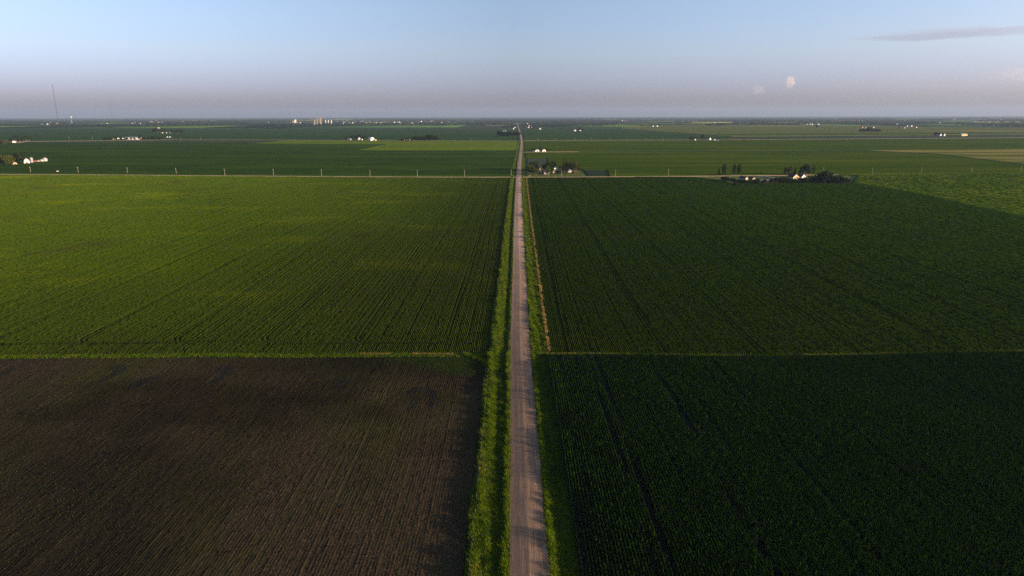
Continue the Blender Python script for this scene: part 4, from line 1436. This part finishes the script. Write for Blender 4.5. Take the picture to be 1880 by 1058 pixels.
for i, px in enumerate((1199.5, 1207)):
    gable('shed', ['left one of the white shed pair far right of the road', 'right one of the white shed pair far right of the road'][i], 'shed', px, 232.8, 16, 18, 5, 9, 30, M_white, M_greyroof, False)
for i, px in enumerate((1297, 1301, 1305, 1316, 1320, 1324, 1328)):
    tree('broad', px, 231.4, 15, 1.6, 'needle', f'dark tree in the grove under a white silo, {ORD[i]} from the left', 'grove under the white silo', parts=False)
bin_('silo', 'white silo above a dark grove near the horizon', 1311, 229, 7, 20, 5, M_white)
tree('broad', 1500, 235.4, 22, .9, 'dark', 'lone dark tree below the white sheds at the far right', parts=False)
for i, (px, wd) in enumerate([(1482.5, 12), (1487.5, 16), (1491.5, 14), (1503, 20)]):
    gable('shed', ['leftmost white shed of the far row near the horizon', 'larger white shed, second of the far row', 'white shed, third of the far row', 'pale blue roofed shed at the end of the far row'][i], 'shed', px, 229.4, wd, wd * 1.2, 6, 10, 30, M_white, M_teal if i == 3 else M_greyroof, False)

# --- grain elevator in the town
x_, y_ = P(585, 229.5)
mpx = y_ / F
t = thing('grain_elevator', 'tan concrete grain elevator of the town on the horizon', 'grain elevator', (x_, y_, 0), R(8))
for k in range(6):
    MB().lathe([(.8 * mpx, -1), (.8 * mpx, (8.6 + (k % 3) * 1.2) * mpx), (0.5 * mpx, (9.2 + (k % 3) * 1.2) * mpx)], 14, (k - 2.5) * 2.3 * mpx - 1.5 * mpx, (k % 2) * mpx).obj('silo', M_conc, t)
MB().box(2.6 * mpx, 4.8 * mpx, -1.0 * mpx, 1.0 * mpx, -1, 11.0 * mpx).box(3.2 * mpx, 4.4 * mpx, -.8 * mpx, .8 * mpx, 11.0 * mpx, 13.6 * mpx).obj('headhouse', M_conc, t)
MB().bar((3.9 * mpx, 0, 13.6 * mpx), (3.9 * mpx, 0, 17 * mpx), 0.2 * mpx, 5).obj('mast', M_steel, t)
for i, px in enumerate((598, 603, 608.5)):
    bin_('grain_silo', f'white storage silo right of the grain elevator, {ORD[i]} from it', px, 227.5, 0.85 * mpx, 7.2 * mpx, 1.0 * mpx, M_white, 'white silos right of the elevator')
x_, y_ = P(542.5, 226)
t = thing('grain_elevator', 'small pale elevator tower left of the big elevator', 'grain elevator', (x_, y_, 0), 0.3)
MB().box(-12, 12, -10, 10, 0, 44).obj('tower', M_white, t)
MB().box(-42, -12.1, -12, 12, 0, 24).obj('shed', M_pink, t)
x_, y_ = P(132, 226)
mpx = y_ / F
t = thing('water_tower', 'white water tower on the left horizon', 'water tower', (x_, y_, 0))
MB().lathe([(.8 * mpx, 0), (.35 * mpx, 3 * mpx), (.3 * mpx, 9.2 * mpx)], 12).obj('shaft', M_lav, t)
MB().lathe([(.3 * mpx, 9.2 * mpx), (1.4 * mpx, 9.6 * mpx), (1.8 * mpx, 10.4 * mpx), (1.4 * mpx, 11.2 * mpx), (.5 * mpx, 11.7 * mpx)], 14).obj('tank', M_white, t)


# --- masts
def mast(px, ytop, ybase, wid, label):
    x, y = P(px, ybase)
    h = HC + (YH + (940 - px) * math.tan(R(0.12)) - ytop) * y / F * math.cos(PITCH)**2 * 1.06
    t = thing('radio_mast', label, 'radio mast', (x, y, 0))
    mb = MB()
    c = [(wid * math.cos(a), wid * math.sin(a)) for a in (0.3, 2.4, 4.5)]
    nz = 30
    for k in range(nz):
        z0, z1 = h * k / nz, h * (k + 1) / nz
        for j in range(3):
            a, b = c[j], c[(j + 1) % 3]
            mb.bar((*a, z0), (*a, z1), wid * .26, 3)
            mb.bar((*a, z0), (*b, z1), wid * .10, 3)
    mb.obj('lattice', M_steel, t)
    MB().lathe([(wid * 1.2, h), (wid * 1.2, h + 6), (.1, h + 12)], 8).obj('antenna', M_steel, t)
    gy_ = MB()
    for j in range(3):
        a = 0.3 + j * 2.1
        for f_ in (0.5, 0.95):
            gy_.bar((0, 0, h * f_), (h * .42 * math.cos(a), h * .42 * math.sin(a), 0), 0.06, 3)
    gy_.obj('guy_wires', M_steel, t)
    return h


hm = mast(107.3, 161, 227.5, 3.4, 'tall thin radio mast rising above the left horizon')
mast(207.5, 186, 225.5, 2.0, 'fainter thin radio mast right of the tall mast')


# --- utility poles
def pole_parts():
    a = MB().bar((0, 0, -0.5), (0, 0, 10.5), 0.24, 8, 0.17)
    b = MB().box(-1.25, 1.25, 0.18, 0.34, 9.5, 9.72)
    for xx in (-1.1, -0.5, 0.5, 1.1):
        b.lathe([(0.07, 9.72), (0.1, 9.85), (0.05, 10.0)], 6, xx, 0.26)
    return a.mesh('shaft', M_wood), b.mesh('crossarm', M_wood)


PM = pole_parts()


def upole(px, py, label, group, rz=PI / 2, s=1.0):
    x, y = P(px, py)
    t = thing('utility_pole', label, 'utility pole', (x, y, float(gz(x, y))), rz, group, (s, s, s))
    link('shaft', PM[0], t)
    link('crossarm', PM[1], t)


left = [(56.5, 318.2), (144, 318.8), (234.5, 319.6), (324, 321), (413, 322.2), (502.5, 322.8), (590.5, 323.4), (679.5, 324.6), (766.5, 325.2), (853, 325.4)]
for i, (px, py) in enumerate(left):
    upole(px, py, f'wooden utility pole along the cross road left of the junction, {ORD[i]} from the left edge', 'utility poles along the cross road')
for i, (px, py) in enumerate([(1031, 324.6), (1130, 324.6), (1227, 323.2), (1422.5, 320.6), (1511.5, 318.8), (1601, 319.8), (1691.5, 319.2), (1783.5, 318.4), (1874, 317)]):
    upole(px, py, f'wooden utility pole along the cross road right of the junction, {ORD[i]} from it', 'utility poles along the cross road')
upole(938.5, 323.5, 'wooden utility pole at the crossroads corner, left of the gravel road', 'utility poles along the cross road')
for i, px in enumerate((127, 170, 332, 369, 864, 988, 1021, 1055, 1086, 1119, 1152, 1185, 1218)):
    py = 256.2 if px < 200 else (257.6 if px < 500 else 258.6)
    upole(px, py, f'tiny utility pole along the second distant road, {ORD[i]} from the left', 'utility poles along the second road')

# --- stop sign and marker at the crossroads
x_, y_ = P(972.5, 326.3)
t = thing('road_sign', 'small red octagonal road sign beside the crossroads', 'road sign', (x_, y_, 0.1), R(8))
MB().bar((0, 0.05, -.3), (0, 0.05, 3.0), 0.05, 6).obj('post', M_galv, t)
oc = [(0.62 * math.cos(PI / 8 + PI / 4 * k), 2.7 + 0.62 * math.sin(PI / 8 + PI / 4 * k)) for k in range(8)]
ic = [(0.54 * math.cos(PI / 8 + PI / 4 * k), 2.7 + 0.54 * math.sin(PI / 8 + PI / 4 * k)) for k in range(8)]
MB().prism(oc, -0.02, 0.0).obj('rim', M_white, t)
MB().prism(ic, -0.035, -0.0215).obj('face', M_signred, t)


# --- fence along the left verge
def fence(y0, y1, u, label):
    x0 = float(xc(y0)) + u
    t = thing('wire_fence', label, 'fence', (x0, y0, float(gz(x0, y0))))
    ys = np.arange(y0, y1, 6.5)
    pts = []
    for y in ys:
        x = float(xc(y)) + u
        z = float(gz(x, y)) + prof_h(left_prof, y, u)
        pts.append(Vector((x, y, z)) - t.location)
    pm = MB().bar((0, 0, -.3), (0, 0, 1.35), 0.07, 6, 0.06).mesh('post', M_post)
    for p in pts:
        o = link('post', pm, t)
        o.location = p
        o.rotation_euler = (random.uniform(-.06, .06), random.uniform(-.06, .06), random.uniform(0, 3))
    wr = MB()
    for a, b in zip(pts, pts[1:]):
        for hh in (0.5, 0.85, 1.2):
            wr.bar(a + Vector((0, 0, hh)), b + Vector((0, 0, hh)), 0.012, 3)
    wr.obj('wire', M_wire, t)


fence(100, YD - 14, -11.9, 'old post and wire fence in the tall grass of the near left verge')


# ------------------------------------------------------------------ distant buildings and woods
def far_buildings():
    ms = {}
    for nm, wm, rm in (('white', M_white, M_greyroof), ('cream', M_cream, M_greyroof), ('grey', M_greyroof, M_darkroof), ('red', M_pink, M_redroof)):
        me = MB()
        me.prism([(-5, -.3), (5, -.3), (5, 4.5), (0, 7.5), (-5, 4.5)], 0, 14)
        nf = len(me.f)
        me.prism([(-5.4, 4.45), (0, 7.62), (5.4, 4.45), (5.4, 4.7), (0, 7.9), (-5.4, 4.7)], -.4, 14.4)
        m = me.mesh('farm_building_' + nm, [wm, rm])
        for p in m.polygons[nf:]:
            p.material_index = 1
        ms[nm] = m
    rows = [  # px range, y range, count, phrase
        (60, 130, 226, 229.5, 7, 'left of the water tower'), (182, 200, 227.5, 229.5, 3, 'right of the water tower'), (232, 268, 226, 229, 8, 'in the row below the left horizon'),
        (270, 300, 221, 225.5, 9, 'in the left horizon village'), (335, 400, 222, 225.5, 9, 'between the left village and the elevators'), (490, 515, 220, 227, 5, 'left of the small elevator'),
        (545, 580, 225.5, 228.5, 5, 'at the foot of the grain elevator'), (618, 680, 222, 227.5, 22, 'in the town right of the grain elevator'), (690, 710, 225, 227, 5, 'right of the town'),
        (720, 780, 223.5, 228, 9, 'in the hamlet before the middle horizon'), (790, 832, 222.5, 226.5, 9, 'in the grove of the middle horizon'), (846, 880, 224.5, 227, 4, 'left of the far road near the horizon'),
        (1000, 1060, 223, 228, 5, 'right of the far road near the horizon'), (1140, 1160, 221, 223.5, 4, 'in the trees right of the far road'), (1560, 1640, 221, 226, 7, 'near the right horizon'),
        (1650, 1760, 220, 228, 10, 'beyond the red farm cluster'), (1785, 1880, 220, 226, 9, 'at the far right horizon')]
    for (x0, x1, y0, y1, n, ph) in rows:
        for _ in range(n):
            px, py = random.uniform(x0, x1), random.uniform(y0, y1)
            x, y = P(px, py)
            nm = random.choices(['white', 'cream', 'grey', 'red'], [.6, .16, .12, .12])[0]
            word = {'white': 'white', 'cream': 'cream', 'grey': 'grey', 'red': 'reddish'}[nm]
            o = link('farm_building', ms[nm], None, label=f'tiny {word} farm building {ph}', cat='farm building', group=f'tiny {word} buildings {ph}')
            s = random.uniform(0.8, 1.6) * (0.7 + y / 18000)
            o.location = (x, y, 0)
            o.rotation_euler = (0, 0, R(random.choice([30, 40, 62, 75, 15])))
            o.scale = (s, s * random.uniform(.8, 2.2), s)


far_buildings()


def far_woods():
    global rng
    rng = np.random.default_rng(5)
    cs, sz = [], []
    belts = []
    for _ in range(230):
        y = 1 / rng.uniform(1 / 30000, 1 / 6500)
        x = rng.uniform(-0.82, 0.82) * y
        L = rng.uniform(60, 700) * (0.6 + y / 9000)
        ang = rng.choice([0, 0, 0, 0.12, -0.1])
        belts.append((x, y, L, ang))
    for y in (12000, 15000, 19000, 24000, 29000, 35000):
        for _ in range(40):
            belts.append((rng.uniform(-0.82, 0.82) * y, y + rng.uniform(-900, 900), rng.uniform(.05, .14) * y, rng.uniform(-.1, .1)))
    # named belts of the photograph
    for (px, py, wpx) in ((20, 232, 36), (5, 229, 30), (208, 234.5, 26), (330, 226, 60), (430, 228.5, 14), (512, 236, 52), (520, 232, 40), (535, 231, 20), (640, 226.2, 60), (740, 224, 90), (812, 231, 30), (805, 226, 40),
                          (1000, 226, 60), (1100, 231.5, 20), (1320, 224, 160), (1480, 225, 120), (1620, 229, 90), (1690, 226, 80), (1790, 231, 60), (1840, 232, 70), (1880, 232.5, 60), (1660, 222, 140)):
        x, y = P(px, py)
        belts.append((x, y, wpx * y / F, 0.0))
    for (x, y, L, ang) in belts:
        if abs(x - float(xc(y))) < 30 + L / 2 and y < 9000:
            continue
        n = int(np.clip(L / (6 + y / 2500), 6, 90))
        t = rng.uniform(-.5, .5, n) * L
        bx = x + t * math.cos(ang)
        by = y + t * math.sin(ang) + rng.normal(0, 12, n)
        h = rng.uniform(7, 17, n) * (1 + 0.1 * rng.normal(0, 1))
        cs.append(np.stack([bx, by, h * 0.5], 1))
        sz.append(h)
    c = np.concatenate(cs)
    h = np.concatenate(sz)
    n = len(c)
    # low faceted crowns: 6-sided double cones with jitter
    K = 6
    ring = []
    for lev, (zf, rf) in enumerate(((-0.5, 0.45), (-0.1, 0.75), (0.25, 0.6), (0.5, 0.15))):
        for k in range(K):
            a = 2 * PI * k / K + lev * .4
            rr = h * rf * rng.uniform(.7, 1.25, n)
            ring.append(np.stack([c[:, 0] + rr * math.cos(a) * 1.3, c[:, 1] + rr * math.sin(a), c[:, 2] + h * zf * rng.uniform(.85, 1.12, n)], 1))
    v = np.stack(ring, 1).reshape(-1, 3)
    base = np.arange(n)[:, None] * (4 * K)
    q = []
    for lev in range(3):
        for k in range(K):
            q.append(base + np.array([[lev * K + k, lev * K + (k + 1) % K, (lev + 1) * K + (k + 1) % K, (lev + 1) * K + k]]))
    q = np.concatenate(q)
    print('far trees', n)
    link('distant_woods', npmesh('distant_woods', v, q, M_far), kind='stuff', label='belts of far trees fading blue along the horizon', cat='woods')


far_woods()

# ------------------------------------------------------------------ haze and clouds
HZ = hm + 30
hz = MB().box(-52000, 52000, -2500, 46000, -9.0, max(HZ, 420)).obj('haze', bpy.data.materials.new('haze'))
hz['kind'] = 'stuff'
hz['label'] = 'thin blue evening haze over the fields'
hm_ = hz.data.materials[0]
hm_.use_nodes = True
t_ = hm_.node_tree
t_.nodes.remove(t_.nodes['Principled BSDF'])
pv = t_.nodes.new('ShaderNodeVolumePrincipled')
pv.inputs['Color'].default_value = (0.36, 0.46, 0.66, 1)
pv.inputs['Density'].default_value = 0.000028
pv.inputs['Anisotropy'].default_value = 0.1
t_.links.new(pv.outputs[0], t_.nodes['Material Output'].inputs['Volume'])


def cloud(name, px, py, dist, wx, hy, dens, colr, label, tilt=0.0, depth=None, seed=1, lump=0.35, flat=False, surf=None):
    d = CAMR @ Vector(((px - CX) / F, -(py - CY) / F, -1.0))
    c = Vector((0, 0, HC)) + d * dist
    import bmesh
    bm = bmesh.new()
    bmesh.ops.create_icosphere(bm, subdivisions=5, radius=1.0)
    from mathutils import noise
    for vv in bm.verts:
        n1 = noise.noise(vv.co * 1.7 + Vector((seed, 0, 0)))
        n2 = noise.noise(vv.co * 4.2 + Vector((seed, 3, 0)))
        n3 = noise.noise(vv.co * 9.0 + Vector((seed, 3, 9)))
        vv.co *= 1 + lump * (n1 + 0.6 * n2 + 0.35 * n3)
    me = bpy.data.meshes.new(name)
    bm.to_mesh(me)
    bm.free()
    o = link(name, me, None, label=label, cat='cloud')
    o.location = c
    sc = dist / F
    o.scale = (wx * sc, (depth or wx) * sc, hy * sc)
    o.rotation_euler = (0, tilt, 0)
    m = bpy.data.materials.new(name + '_vapour')
    m.use_nodes = True
    t = m.node_tree
    t.nodes.remove(t.nodes['Principled BSDF'])
    p = t.nodes.new('ShaderNodeVolumePrincipled')
    p.inputs['Color'].default_value = (*colr, 1)
    p.inputs['Density'].default_value = dens / (wx * sc)
    p.inputs['Anisotropy'].default_value = 0.0
    t.links.new(p.outputs[0], t.nodes['Material Output'].inputs['Volume'])
    me.materials.append(m)
    return o


cloud('cloud', 1745, 62, 42000, 195, 8.0, 1.05, (0.44, 0.48, 0.66), 'long flat mauve cloud streak at upper right', tilt=R(-2.6), depth=60, seed=3, lump=0.45)
cloud('cloud', 1451, 150, 40000, 8.0, 10, 0.30, (1.0, 0.88, 0.84), 'small puffy pink cloud standing right of centre', seed=5, lump=0.6)
cloud('cloud', 1393, 165, 40000, 11, 8, 0.08, (1.0, 0.90, 0.90), 'faint pink wisp left of the small puffy cloud', seed=9, lump=0.6)
cloud('cloud', 1866, 137, 40000, 34, 13, 0.07, (1.0, 0.92, 0.85), 'pale pink cloud at the right edge of the sky', seed=12, lump=0.5)
